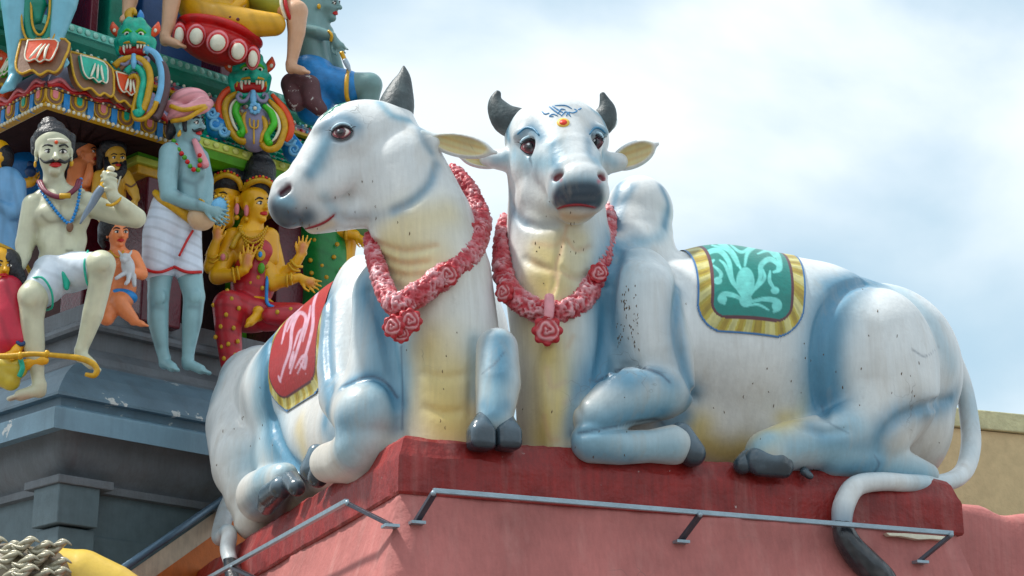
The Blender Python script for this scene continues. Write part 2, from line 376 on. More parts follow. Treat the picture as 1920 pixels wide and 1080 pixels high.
# ---- right bull: control points surveyed on planes parallel to the right edge
DR = float((PY(1045, 300, .36) - CAM) @ FH)
rb_hind = [
    chain(rowsY([(1640, 690, .54, 160), (1500, 690, .54, 204), (1350, 668, .53, 208), (1200, 660, .52, 170)]), .05),
    chain(rowsY([(1650, 790, .52, 135), (1420, 800, .52, 165), (1220, 790, .52, 130)]), .08),
    chain(rowsY([(1690, 715, .52, 103), (1660, 830, .50, 90)]), .10),
    ell(PY(1655, 690, .21), (.275, .225, .385), k=.02),
    chain(rowsY([(1620, 640, .20, 80), (1655, 745, .19, 95), (1630, 815, .12, 74)]), .10),
    chain(rowsY([(1640, 800, .12, 66), (1560, 826, .05, 54), (1480, 836, .02, 47), (1440, 850, .0, 44)]), .06),
    chain(rowsY([(1560, 850, .06, 48), (1660, 868, .10, 42), (1735, 892, .12, 26)]), .03),
]
rb_front = [
    ell(PY(1208, 610, .22), (.20, .16, .36), k=.03),
    chain(rowsY([(1200, 560, .16, 74), (1235, 660, .12, 66), (1252, 730, .09, 52)]), .05),
    chain(rowsY([(1240, 735, .06, 53), (1170, 746, .03, 56), (1118, 785, .01, 44)]), .022),
    chain(rowsY([(1110, 828, .0, 41), (1160, 838, .0, 34), (1215, 837, .0, 31), (1262, 834, -.01, 38)]), .012),
    chain(rowsY([(1190, 500, .50, 84), (1192, 445, .52, 70), (1200, 405, .52, 58)]), .08),
    ell(PY(1198, 390, .52), (.146, .146, .155), k=.09),
]
rb_neck = [
    chain(rowsY([(1042, 345, .42, 88), (1045, 440, .40, 96), (1048, 540, .38, 102), (1058, 660, .36, 96), (1066, 780, .34, 98), (1070, 880, .34, 100)]), .07),
    chain(rowsY([(1120, 560, .5, 120), (1160, 700, .5, 120), (1150, 820, .5, 120)]), .12),
    # dewlap and its folds
    chain(rowsY([(1062, 425, .21, 12), (1050, 500, .175, 12), (1042, 560, .165, 12), (1036, 640, .165, 14), (1026, 700, .215, 20), (1034, 780, .20, 22), (1045, 850, .19, 24)]), .05, n=24),
    chain(rowsY([(1080, 600, .18, 16), (1085, 690, .195, 18), (1064, 780, .19, 18)]), .05, n=12),
]
D0 = DR
rb_head = [
    eD(1044, 262, D0 - .02, 98, 74, 92), eD(1042, 318, D0 - .03, 91, 82, 84, 0, .05),
    chain(rowsD([(1049, 262, 40, 80), (1062, 305, 90, 66), (1078, 336, 128, 56), (1086, 350, 148, 50)], D0), .05),
    eD(1086, 362, D0 - .30, 57, 46, 50, 0, .04), eD(1088, 332, D0 - .31, 52, 24, 40, 0, .03),
    eD(1082, 395, D0 - .26, 34, 22, 36, 0, .02), chain(rowsD([(1030, 372, 30, 62), (1070, 388, 90, 34)], D0), .05),
    eD(990, 250, D0 - .17, 30, 16, 20, -14, .035), eD(1116, 246, D0 - .17, 26, 15, 20, 12, .035),
    chain(rowsD([(965, 228, 12, 26), (948, 228, 8, 24)], D0), .03), chain(rowsD([(1122, 230, 12, 24), (1136, 226, 8, 22)], D0), .03),
    eD(992, 276, D0 - .225, 23, 18, 16, 0, .02, 's'), eD(1118, 269, D0 - .235, 18, 17, 16, 0, .02, 's'),
    eD(1047, 329, D0 - .40, 12, 9, 26, -30, .012, 's'), eD(1127, 331, D0 - .385, 9, 10, 26, 30, .012, 's'),
    chain(rowsD([(1040, 392, 178, 3.2), (1062, 383, 190, 3.2), (1090, 382, 192, 3.2), (1118, 388, 176, 3.2)], D0), .008, 's', n=10),
    chain(rowsD([(948, 300, 20, 22), (915, 297, 10, 17)], D0), .03), chain(rowsD([(1136, 306, 20, 22), (1160, 304, 14, 18)], D0), .03),
]
def grooves(prims, paths):
    """modelled creases: press soft furrows into the rough form where the animal's limbs meet its body"""
    tree = bvh(*sdf_mesh(prims, .022)); o = []
    for r, dp, path in paths:
        L_ = sum(math.dist(path[i], path[i + 1]) for i in range(len(path) - 1)); hits = [hitpx(tree, *q) for q in spline(path, max(4, int(L_ / 16)))]; rows = []; n = len(hits)
        for i, (h, nn) in enumerate(hits):
            if h is None: continue
            e = math.sin(math.pi * (i + .6) / (n + .2)) ** .6; s = sc(h); rows.append([*(h + nn * (1 - dp) * r * s), r * s * (.45 + .55 * e)])
        if len(rows) > 2 and max(np.linalg.norm(np.diff(np.array(rows)[:, :3], axis=0), axis=1)) < .3: o.append(chain(rows, .03, 's'))
    return o
rb_all = rb_hind + rb_front + rb_neck + rb_head
rb_all += grooves(rb_all, [(16, .75, [(1640, 526), (1585, 541), (1546, 590), (1531, 660), (1533, 740), (1548, 785)]), (15, .7, [(1160, 470), (1143, 560), (1130, 660), (1120, 712)]), (11, .7, [(1270, 520), (1267, 620), (1283, 690), (1302, 745)]), (8, .8, [(1118, 718), (1160, 693), (1200, 688), (1245, 702)]), (13, .6, [(1782, 748), (1720, 768), (1668, 800), (1648, 850)]), (7, .8, [(1085, 814), (1150, 803), (1225, 788)]), (9, .6, [(1500, 800), (1545, 812), (1590, 806)]), (6, .7, [(1056, 430), (1046, 480), (1040, 530), (1032, 556)]), (7, .6, [(1066, 450), (1085, 472), (1108, 462)]), (7, .6, [(1056, 505), (1080, 525), (1105, 515)]), (7, .6, [(985, 485), (1010, 500), (1036, 505)]), (8, .3, [(1085, 640), (1075, 720), (1090, 780)]), (9, .5, [(960, 385), (975, 415), (1015, 428), (1050, 420)])])
V, F = sdf_mesh(rb_all, .0092)
Nn = vnormals(V, F); T_rb = bvh(V, F)
def base_coat_shaded(V, Nn):
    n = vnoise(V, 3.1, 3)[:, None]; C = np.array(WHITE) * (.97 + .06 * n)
    low = np.clip((H + .62 - V[:, 2]) / .5, 0, 1)[:, None] * .8; C = C * (1 - low) + np.array((.58, .535, .46)) * low  # shading of the lower flanks put into the colour, warmer and darker downward
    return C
def specks(c, n, sx, sy, st=.8): return [((.10, .07, .04), random.uniform(1.6, 3), st, [(random.gauss(c[0], sx), random.gauss(c[1], sy))]) for _ in range(n)]
C = base_coat_shaded(V, Nn)
S = [  # strokes in the order the painter laid them
    (YEL, 34, .75, [(1480, 790), (1380, 850), (1320, 830), (1310, 800)]), (YEL, 20, .6, [(1530, 700), (1505, 770), (1470, 785)]),
    (CREAM, 62, .9, [(1045, 440), (1040, 540)]), (CREAM, 62, .95, [(1010, 610), (1030, 700), (1020, 800)]), (YEL, 30, .5, [(1000, 520), (1060, 545), (1100, 500)]), (YEL, 34, .7, [(1030, 650), (1050, 740), (1020, 820)]),
    (YEL, 26, .55, [(1010, 470), (1040, 500), (1020, 540)]), (CREAM, 24, .9, [(1090, 450), (1090, 540)]),
    (OCH, 5, .7, [(1064, 450), (1080, 470), (1105, 462)]), (OCH, 5, .6, [(1050, 510), (1080, 525), (1100, 520)]), (OCH, 6, .5, [(1000, 455), (1040, 460), (1055, 445)]), (OCH, 7, .5, [(1000, 490), (1030, 505), (1042, 520)]),
    (OCH, 4, .8, [(1062, 425), (1052, 470), (1042, 500), (1046, 530), (1036, 552)]),
    (OCH, 6, .55, [(1025, 690), (1035, 725), (1060, 715)]), (OCH, 6, .5, [(1060, 755), (1090, 735), (1100, 690)]), (OCH, 5, .5, [(1065, 650), (1075, 630)]), (OCH, 6, .6, [(1020, 780), (1030, 820), (1045, 825)]),
    (LBLUE, 46, .7, [(1160, 470), (1140, 580), (1130, 700)]), (BLUE, 26, .95, [(1150, 460), (1135, 560), (1125, 660), (1118, 720)]), (BLUE, 30, .8, [(1165, 700), (1115, 715)]),
    (BLUE, 18, .85, [(1268, 540), (1265, 620), (1280, 690), (1296, 740), (1270, 790), (1245, 795)]), (BLUE, 16, .5, [(1190, 450), (1150, 480)]), (LBLUE, 14, .6, [(1250, 400), (1240, 440), (1200, 455)]),
    (BLUE, 16, .8, [(1162, 345), (1150, 390), (1150, 430)]), (BLUE, 12, .7, [(1185, 350), (1165, 390), (1160, 430)]), (BLUE, 10, .8, [(1240, 350), (1253, 385), (1246, 425)]),
    (BLUE, 20, .8, [(1180, 715), (1225, 700), (1260, 720)]), (LBLUE, 34, .85, [(1250, 765), (1180, 780), (1110, 800)]), (BLUE, 16, .75, [(1240, 775), (1160, 788), (1090, 812)]),
    (LBLUE, 30, .8, [(1100, 840), (1180, 850), (1260, 845)]), (BLUE, 14, .5, [(1100, 850), (1180, 862)]), (BLUE, 12, .7, [(1085, 730), (1070, 790), (1075, 850)]),
    (LBLUE, 40, .7, [(1560, 560), (1540, 650), (1545, 760)]), (BLUE, 26, .97, [(1640, 528), (1580, 544), (1540, 600), (1528, 680), (1532, 750)]), (BLUE, 22, .9, [(1560, 600), (1556, 700), (1560, 770)]), (BLUE, 16, .7, [(1560, 540), (1620, 520), (1680, 530)]), (LBLUE, 22, .5, [(1690, 545), (1745, 600), (1785, 680)]),
    (BLUE, 18, .85, [(1792, 745), (1750, 765), (1690, 775), (1650, 810), (1640, 850)]), (LBLUE, 30, .8, [(1600, 800), (1540, 830), (1490, 840)]), (BLUE, 14, .6, [(1520, 800), (1560, 830), (1620, 840)]), (LBLUE, 30, .9, [(1560, 865), (1640, 880), (1740, 895)]), (BLUE, 12, .6, [(1480, 880), (1580, 880), (1650, 870)]), (LBLUE, 20, .8, [(1440, 820), (1400, 850)]),
    # head
    (BLUE, 17, .8, [(975, 250), (995, 240), (1015, 256)]), (BLUE, 14, .75, [(1108, 250), (1120, 240), (1132, 250)]), (LBLUE, 24, .75, [(965, 290), (1000, 305), (1040, 300), (1040, 270)]), (BLUE, 12, .6, [(1040, 270), (1038, 300), (1045, 312)]), (BLUE, 12, .65, [(1104, 262), (1106, 290), (1118, 300)]), (LBLUE, 16, .7, [(1130, 290), (1120, 305)]),
    (BLUE, 8, .85, [(940, 215), (948, 240), (955, 262)]), (LBLUE, 12, .7, [(962, 205), (955, 232), (952, 255)]), (LBLUE, 10, .8, [(1110, 205), (1128, 220), (1138, 245)]), (LBLUE, 12, .6, [(945, 295), (930, 300)]), (LBLUE, 12, .6, [(1142, 300), (1152, 305)]),
    (GREY, 22, .6, [(965, 400), (990, 425), (1040, 420)]), (BLUE, 12, .45, [(955, 360), (965, 400), (985, 420)]), (LBLUE, 14, .5, [(1035, 345), (1030, 375), (1045, 395)]),
    (LBLUE, 20, .8, [(1052, 345), (1085, 342), (1122, 345)]), ((.03, .055, .085), 22, .98, [(1058, 368), (1085, 364), (1115, 364)]), ((.03, .055, .085), 15, .97, [(1050, 380), (1085, 380), (1118, 380)]), ((.03, .055, .085), 13, .95, [(1042, 385), (1044, 365), (1062, 352), (1110, 350), (1124, 366), (1122, 384)]),
    ((.62, .46, .30), 15, 1, [(1056, 405), (1085, 408), (1108, 404)]), ((.25, .03, .04), 3.5, .95, [(1045, 392), (1066, 386), (1090, 385), (1116, 390)]), ((.30, .05, .07), 9, .95, [(1042, 332), (1052, 328)]), ((.30, .05, .07), 8, .95, [(1124, 330), (1130, 334)]), ((.55, .12, .16), 4, .8, [(1040, 338), (1052, 337)]), ((.55, .12, .16), 4, .8, [(1122, 340), (1134, 336)]),
    (INK, 3.5, .75, [(1118, 716), (1160, 694), (1200, 690), (1235, 700), (1255, 716)]), (INK, 3, .6, [(1085, 812), (1150, 800), (1225, 786), (1245, 796)]), (INK, 3, .5, [(1640, 855), (1648, 870), (1640, 885)]), (INK, 3, .4, [(1070, 805), (1072, 840), (1076, 858)]), (INK, 2.5, .5, [(1710, 655), (1735, 668), (1760, 650)]), (INK, 2.5, .4, [(1540, 760), (1552, 790), (1590, 812)]),
]
S = [(c, r * (1.45 if c in (BLUE, LBLUE) and r > 9 and p[0][1] > 440 else 1.0), min(1, st * 1.06), p) for c, r, st, p in S]
paint(V, Nn, C, T_rb, S)
bull_r = empty('bull_statue', (1.2, .5, H), 'white bull statue facing the camera with a green saddle cloth', 'statue')
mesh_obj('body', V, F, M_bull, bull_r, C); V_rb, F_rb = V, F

def horn(rows, parent):
    Vh, Fh = sdf_mesh([chain(rows, .01, n=14)], .006); t = np.clip((vnoise(Vh, 20, 2) - .3), 0, 1)[:, None]
    mesh_obj('horn', Vh, Fh, M_horn, parent, np.array((.045, .06, .065)) + t * np.array((.05, .07, .07)))
def collar(rows, parent):      # ring of short hair strokes at the root of a horn
    pass
def ear(c, rx, ry, D, rot, parent, tilt=0, k=1.0, inner=(.66, .56, .27)):
    P = PD(c[0], c[1], D); s = sc(P); R = roll(rot) @ np.array(Matrix.Rotation(math.radians(tilt), 3, 'X'))
    off = R @ np.array([0, -1, 0])
    tipd = R @ np.array([1, 0, 0]) * k
    pr = [ell(P, (rx * s, 15 * s, ry * s), R, .01), chain([[*(P - tipd * rx * .75 * s), 12 * s], [*(P - tipd * rx * 1.25 * s), 15 * s]], .03), chain([[*(P + tipd * rx * .55 * s), 9 * s], [*(P + tipd * rx * 1.12 * s), 4 * s]], .02),
          ell(P + off * 13 * s + tipd * 2 * s, (rx * .90 * s, 14 * s, ry * .80 * s), R, .006, 's')]
    Ve, Fe = sdf_mesh(pr, .0055); q = (Ve - P) @ R; ins = np.clip(1.15 - np.sqrt((q[:, 0] / (rx * .86 * s)) ** 2 + (q[:, 2] / (ry * .74 * s)) ** 2), 0, .25) * 4 * (vnormals(Ve, Fe) @ off > .15)
    ang = np.abs(np.sin(q[:, 2] / (ry * s) * 6 + q[:, 0] / (rx * s) * 1.3)) ** 3
    C = np.tile(np.array(WHITE), (len(Ve), 1)); C = C * (1 - ins[:, None]) + ins[:, None] * (np.array(inner)[None] * (1 - .55 * ang[:, None]) + np.array((.62, .36, .12)) * .55 * ang[:, None])
    root = np.clip(-(q @ np.array([k, 0, 0])) / (rx * s) - .65, 0, .6)[:, None]; C = C * (1 - root) + root * np.array(LBLUE)
    mesh_obj('ear', Ve, Fe, M_bull, parent, C)
def eye(px, py, D, rx, ry, rot, parent, irisoff=(0, 0), lashes=True, look=0):
    """almond eyeball with painted iris, lid and lashes"""
    P = PD(px, py, D); s = sc(P); R = roll(rot) @ np.array(Matrix.Rotation(math.radians(look), 3, 'Z')); n = 26; V = []; Fq = []; C = []
    for i in range(n + 1):
        for j in range(n + 1):
            u, v = i / n * 2 - 1, j / n * 2 - 1; r = math.hypot(u, v) or 1e-9; m = max(abs(u), abs(v)) / r; u, v = u * m, v * m    # square to disc
            x = u; z = v * (1 - .25 * abs(u)); dpt = math.sqrt(max(0, 1 - u * u - v * v)) * .62
            V.append(P + R @ np.array([x * rx * s, -dpt * rx * s, z * ry * s]))
            d = math.hypot((x - irisoff[0]) * rx, (z - irisoff[1]) * ry) / ry
            c = (.74, .66, .60) if math.hypot(u, v) < .80 else (.55, .16, .18)
            if d < .86: c = (.15, .04, .05)
            if d < .70: c = (.06, .02, .03)
            if d < .46: c = (.006, .006, .008)
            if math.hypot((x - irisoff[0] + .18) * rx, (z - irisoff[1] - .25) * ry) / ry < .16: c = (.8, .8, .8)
            C.append(c)
    for i in range(n):
        for j in range(n): a = i * (n + 1) + j; Fq.append((a, a + n + 1, a + n + 2, a + 1))
    e = mesh_obj('eye', V, np.array(Fq), M_eye, parent, np.array(C))
    mb = MB(); Q = lambda u, v, d: P + R @ np.array([u * rx * s, -d * rx * s, v * ry * s])
    mb.tube([Q(-1.12, -.25, .25), Q(-.85, .45, .4), Q(0, .98, .5), Q(.8, .6, .4), Q(1.2, -.05, .2)], [.6 * s, 1.7 * s, 2.3 * s, 2 * s, .8 * s], 6, 18)
    mb.tube([Q(-1.1, -.25, .2), Q(-.5, -.92, .3), Q(.3, -.95, .3), Q(1.15, -.1, .2)], [.5 * s, .9 * s, .9 * s, .5 * s], 6, 14)
    if lashes:
        for t in np.linspace(-1.05, 1.05, 9):
            b = Q(t * .95, 1 - .62 * t * t, .42); mb.tube([b, Q(t * 1.25, 1.28 - .62 * t * t + .05, .36), Q(t * 1.62, 1.50 - .72 * t * t, .2)], [.9 * s, .7 * s, .25 * s], 5)
    mb.build('eyelashes', M_lash, e)
    mb = MB(); mb.tube([Q(-1.2, .25, .22), Q(-.8, .95, .36), Q(0, 1.36, .42), Q(.8, 1.08, .34), Q(1.25, .3, .2)], [1 * s, 2.4 * s, 3 * s, 2.4 * s, 1 * s], 8, 16)
    mb.build('eyelid', mat('lid_blue', (.42, .55, .62), var=.05, bump=0), e)
horn(rowsD([(968, 232, 14, 31), (949, 224, 16, 28), (934, 205, 20, 20), (929, 189, 24, 12), (933, 176, 26, 7)], D0), bull_r)
horn(rowsD([(1117, 236, 14, 28), (1132, 225, 14, 24), (1138, 207, 18, 17), (1134, 190, 22, 10), (1130, 178, 24, 6)], D0), bull_r)
ear((905, 297), 42, 20, D0 - .02, 8, bull_r, 10, -1)
ear((1187, 291), 46, 25, D0 - .03, -26, bull_r, 12, 1)
eye(993, 277, D0 - .205, 17, 14, -4, bull_r, (-.05, 0), look=10); eye(1119, 269, D0 - .205, 13, 14, 4, bull_r, (.05, 0), look=-28)
def brow(pts, D, parent, r=3.2):
    mb = MB(); rows = rowsD(pts, D); mb.tube([q[:3] for q in rows], [q[3] for q in rows], 6, 14); mb.build('eyebrow', mat('brow_blue', (.09, .2, .28), var=.1), parent)

def snap(tree, px, py, lift):
    h, n = hitpx(tree, px, py)
    return None if h is None else h + n * lift
def line_on(tree, pts, rad, mb, n=None, lift=.0):
    """raised paint line laid over the body"""
    q = spline(pts, n or max(4, int(sum(math.dist(pts[i], pts[i + 1]) for i in range(len(pts) - 1)) / 4)))
    P = [snap(tree, a, b, lift) for a, b in q]; P = [p for p in P if p is not None]
    if len(P) > 2: s = sc(P[0]); rr = [rad * s * (.35 + .65 * math.sin(math.pi * (i + .5) / len(P)) ** .5) for i in range(len(P))]; mb.tube(P, rr, 6)
mb = MB(); line_on(T_rb, [(970, 252), (985, 240), (1000, 242), (1011, 254)], 2.6, mb); mb.build('eyebrow', mat('brow_blue', (.07, .19, .30), var=.1), bull_r)
mb = MB(); line_on(T_rb, [(1105, 252), (1115, 240), (1127, 242), (1135, 250)], 2.4, mb); mb.build('eyebrow', MATS['brow_blue'], bull_r)
# forehead painting: dot and blue scrolls
mb = MB(); h, n = hitpx(T_rb, 1056, 230); s = sc(h)
def disc_on(h, n, r, mb, t=.003, seg=20):
    n = np.asarray(n); u = np.cross(n, ZU); u /= np.linalg.norm(u); v = np.cross(n, u)
    V = [h + n * t] + [h + n * t * .6 + (u * math.cos(a) + v * math.sin(a)) * r for a in np.linspace(0, 2 * math.pi, seg, endpoint=False)] + [h - n * .012 + (u * math.cos(a) + v * math.sin(a)) * r for a in np.linspace(0, 2 * math.pi, seg, endpoint=False)]
    mb.add(V, [(0, 1 + i, 1 + (i + 1) % seg) for i in range(seg)] + [(1 + i, 1 + seg + i, 1 + seg + (i + 1) % seg, 1 + (i + 1) % seg) for i in range(seg)])
disc_on(h, n, 12 * s, mb, .003); mb.build('forehead_dot', mat('dot_gold', (.72, .48, .16), var=.1), bull_r)
mb = MB(); disc_on(h, n, 7.5 * s, mb, .007); mb.build('forehead_dot', mat('dot_red', (.62, .08, .06), var=.1), bull_r)
mb = MB()
for pts in ([(1030, 200), (1040, 208), (1052, 216)], [(1036, 199), (1046, 206), (1056, 212)], [(1038, 219), (1030, 218), (1037, 214), (1046, 218)], [(1052, 218), (1060, 210), (1068, 213)], [(1066, 210), (1074, 212), (1082, 208), (1076, 204)], [(1062, 218), (1064, 212), (1070, 219)], [(1016, 209), (1022, 214), (1030, 212)], [(1084, 206), (1090, 203)], [(1040, 198), (1060, 198), (1072, 204)], [(1045, 214), (1052, 205), (1060, 206)]):
    line_on(T_rb, pts, 1.7, mb, 8)
mb.build('forehead_scrolls', mat('scroll_blue', (.10, .24, .42), var=.2), bull_r)

def flecks(tree, groups, parent):
    mb = MB()
    for cx_, cy_, sx, sy, n in groups:
        for _ in range(n):
            x, y = random.gauss(cx_, sx), random.gauss(cy_, sy); l_ = random.uniform(2, 7); q = [snap(tree, x + random.uniform(-1, 1), y + t * l_, .0) for t in (0, .5, 1)]
            if any(v is None for v in q): continue
            mb.tube(q, [.4 * sc(q[0]), random.uniform(.6, 1.3) * sc(q[0]), .4 * sc(q[0])], 5)
    tag(mb.build('flaked_paint', mat('rust_fleck', (.09, .06, .035), rough=.8, var=.3), parent), kind='stuff')
flecks(T_rb, [(1172, 565, 5, 20, 26), (1190, 600, 6, 30, 24), (1165, 625, 6, 14, 14), (1050, 460, 40, 40, 16), (1440, 690, 150, 90, 26), (1650, 720, 60, 60, 10), (1100, 800, 60, 30, 8)], bull_r)
mb = MB(); line_on(T_rb, [(1046, 391), (1066, 385), (1090, 384), (1116, 389)], 2.6, mb); mb.build('mouth_line', mat('lip_red_line', (.20, .02, .025), var=.1), bull_r)
# hooves
M_hoof = mat('hoof_paint', rough=.22, var=.2, scale=20, bump=.12, attr=True, coat=.3)
def hoof(prims, parent, name='hoof'):
    Vh, Fh = sdf_mesh(prims, .006); t = np.clip((Vh[:, 2] - Vh[:, 2].min()) / (np.ptp(Vh[:, 2]) + 1e-6), 0, 1)[:, None]
    n = vnoise(Vh, 14, 5)[:, None]; mesh_obj(name, Vh, Fh, M_hoof, parent, np.array((.016, .024, .034)) * (1 - t) + t * np.array((.115, .18, .23)) * (.35 + n))
hoof([chain(rowsY([(1276, 815, -.02, 24), (1298, 850, -.03, 26)]), .02), chain(rowsY([(1268, 836, .04, 26), (1292, 858, .04, 22)]), .02)], bull_r)
for sgn, x in ():
    hoof([ell(PY(x, 866, -.035 if sgn else .0), (.10 if sgn else .06, .07, .075), k=.02), rbox(PY(x + (4 if sgn else 0), 873, -.03 if sgn else .0), (.10 if sgn else .05, .07, .05), rad=.02, k=.02)], bull_r)
hoof([chain(rowsY([(1418, 864, -.03, 25), (1452, 867, -.04, 27), (1466, 874, -.04, 22)]), .02), chain(rowsY([(1424, 880, -.05, 14), (1470, 884, -.05, 13)]), .02)], bull_r)
hoof([chain(rowsY([(1404, 862, .01, 20), (1392, 872, -.01, 18)]), .02)], bull_r)
hoof([chain(rowsY([(1508, 884, -.01, 9), (1519, 893, -.03, 7)]), .01)], bull_r, 'dewclaw')
# tail with its dark tuft
TL = rowsY([(1786, 660, .50, 13), (1806, 720, .50, 16), (1818, 790, .46, 18), (1820, 840, .40, 19), (1806, 885, .30, 18), (1770, 905, .16, 17), (1710, 906, .03, 17), (1650, 903, -.015, 18), (1604, 912, -.03, 20), (1582, 948, -.05, 21), (1578, 985, -.06, 19)])
Vt, Ft = sdf_mesh([chain(TL, .01, n=40)], .0075); Ct = np.tile(np.array(WHITE), (len(Vt), 1)); tt = np.clip(vnoise(Vt, 5, 8) * 1.5 - .4, 0, 1)[:, None] * .75; Ct = Ct * (1 - tt) + tt * np.array(LBLUE)
te = np.clip((H - .12 - Vt[:, 2]) / .12, 0, 1)[:, None]; Ct = Ct * (1 - te) + te * np.array((.16, .25, .33))
tail = mesh_obj('tail', Vt, Ft, M_bull, bull_r, Ct)
def tuft(rows, parent):
    rows = spline(rows, 30); mbt = []
    for k in range(15):
        a = k * 2.4; rr = .80 if k else 0
        mbt.append(chain([[*(q[:3] + (RT * math.cos(a + i * .05) - FH * math.sin(a + i * .05)) * q[3] * rr * .75 * (1 - .5 * (i > 26))), q[3] * (.42 if k else .8)] for i, q in enumerate(rows)], .004))
    Vt, Ft = sdf_mesh(mbt, .006); n = vnoise(Vt, 30, 4)[:, None]; mesh_obj('tail_tuft', Vt, Ft, M_hoof, parent, np.array((.012, .017, .024)) + n ** 3 * .06)
tuft(rowsY([(1578, 982, -.06, 19), (1590, 1015, -.065, 25), (1618, 1050, -.07, 31), (1650, 1085, -.07, 31), (1668, 1125, -.065, 18), (1675, 1150, -.06, 6)]), tail)


# ---- left bull: body along the left edge, head turned in profile
P0 = PY(770, 350, .44); D1 = float((P0 - CAM) @ FH)
lb = [
    chain(rowsX([(560, 770, .42, 132), (640, 722, .46, 158), (715, 676, .5, 172), (790, 640, .5, 165)]), .05),
    chain(rowsX([(560, 880, .40, 120), (700, 830, .45, 150), (800, 790, .42, 140)]), .08),
    ell(PX(482, 785, .22), (.26, .40, .42), k=.03),
    chain(rowsX([(478, 722, .28, 70), (478, 800, .20, 92), (478, 870, .14, 82), (480, 925, .12, 60), (478, 975, .10, 40)]), .04),
    chain(rowsX([(492, 930, .08, 50), (512, 908, .03, 38), (534, 896, .0, 29)]), .04),
    ell(PX(668, 630, .20), (.15, .30, .40), k=.03),
    chain(rowsX([(664, 600, .16, 62), (652, 690, .10, 58), (650, 740, .07, 52)]), .04),
    chain(rowsX([(648, 745, .06, 50), (690, 780, .01, 64), (685, 830, .01, 56)]), .022),
    chain(rowsX([(688, 830, .01, 54), (650, 862, .0, 44), (618, 868, -.01, 38)]), .02),
    # neck and chest
    chain(rowsY([(752, 320, .46, 84), (790, 420, .44, 98), (818, 520, .42, 104), (838, 640, .40, 100), (842, 760, .38, 95), (842, 880, .38, 95)]), .07),
    chain(rowsY([(740, 560, .62, 80), (760, 700, .60, 110), (770, 850, .6, 110)]), .10),
    chain(rowsY([(932, 654, .10, 40), (934, 720, .05, 43), (927, 785, .01, 35)]), .02),
    # head in profile
    eD(704, 266, D1, 88, 78, 72), eD(662, 240, D1, 62, 44, 62, -30, .05), eD(728, 330, D1, 88, 84, 64, 0, .05),
    chain(rowsD([(652, 278, 0, 78), (596, 336, 0, 57), (550, 380, 0, 43)], D1), .05),
    eD(540, 388, D1, 36, 42, 42, -30, .03), eD(536, 350, D1, 30, 22, 36, -40, .03),
    chain(rowsD([(588, 420, 0, 19), (650, 408, 0, 24), (720, 380, 0, 48)], D1), .03),
    eD(612, 392, D1, 48, 34, 38, -25, .05), eD(630, 235, D1 - .11, 46, 20, 22, -16, .04), eD(640, 330, D1 - .1, 60, 30, 20, -45, .05),
    chain(rowsD([(736, 236, 6, 36), (742, 222, 6, 33)], D1), .03), chain(rowsD([(775, 262, 30, 24), (808, 268, 40, 19)], D1), .05),
    eD(640, 250, D1 - .19, 24, 15, 20, -8, .02, 's'),
    eD(534, 357, D1 - .105, 15, 8, 22, -42, .010, 's'),
    chain(rowsD([(548, 437, 26, 2.2), (556, 431, 36, 2.6), (590, 424, 30, 2.6), (612, 416, 32, 2.4), (624, 406, 38, 2)], D1), .012, 's', n=14),
]
lb += grooves(lb, [(15, .75, [(508, 638), (499, 700), (506, 770), (530, 840), (562, 882)]), (17, .7, [(690, 548), (716, 605), (736, 690), (746, 760)]), (11, .7, [(618, 560), (613, 650), (621, 740)]), (9, .8, [(643, 726), (690, 707), (728, 718), (749, 754)]), (7, .6, [(818, 308), (806, 345), (776, 378), (735, 397)]), (7, .6, [(702, 455), (755, 472), (815, 462)]), (7, .6, [(708, 480), (755, 497), (805, 492)]), (6, .6, [(718, 506), (760, 518), (800, 515)]), (9, .25, [(790, 700), (835, 710), (880, 700)]), (9, .25, [(795, 765), (835, 776), (870, 768)]), (6, .7, [(890, 640), (886, 700), (882, 780)]), (6, .6, [(636, 404), (655, 418), (690, 416)])])
V, F = sdf_mesh(lb, .0095); Nn = vnormals(V, F); T_lb = bvh(V, F); C = base_coat_shaded(V, Nn)
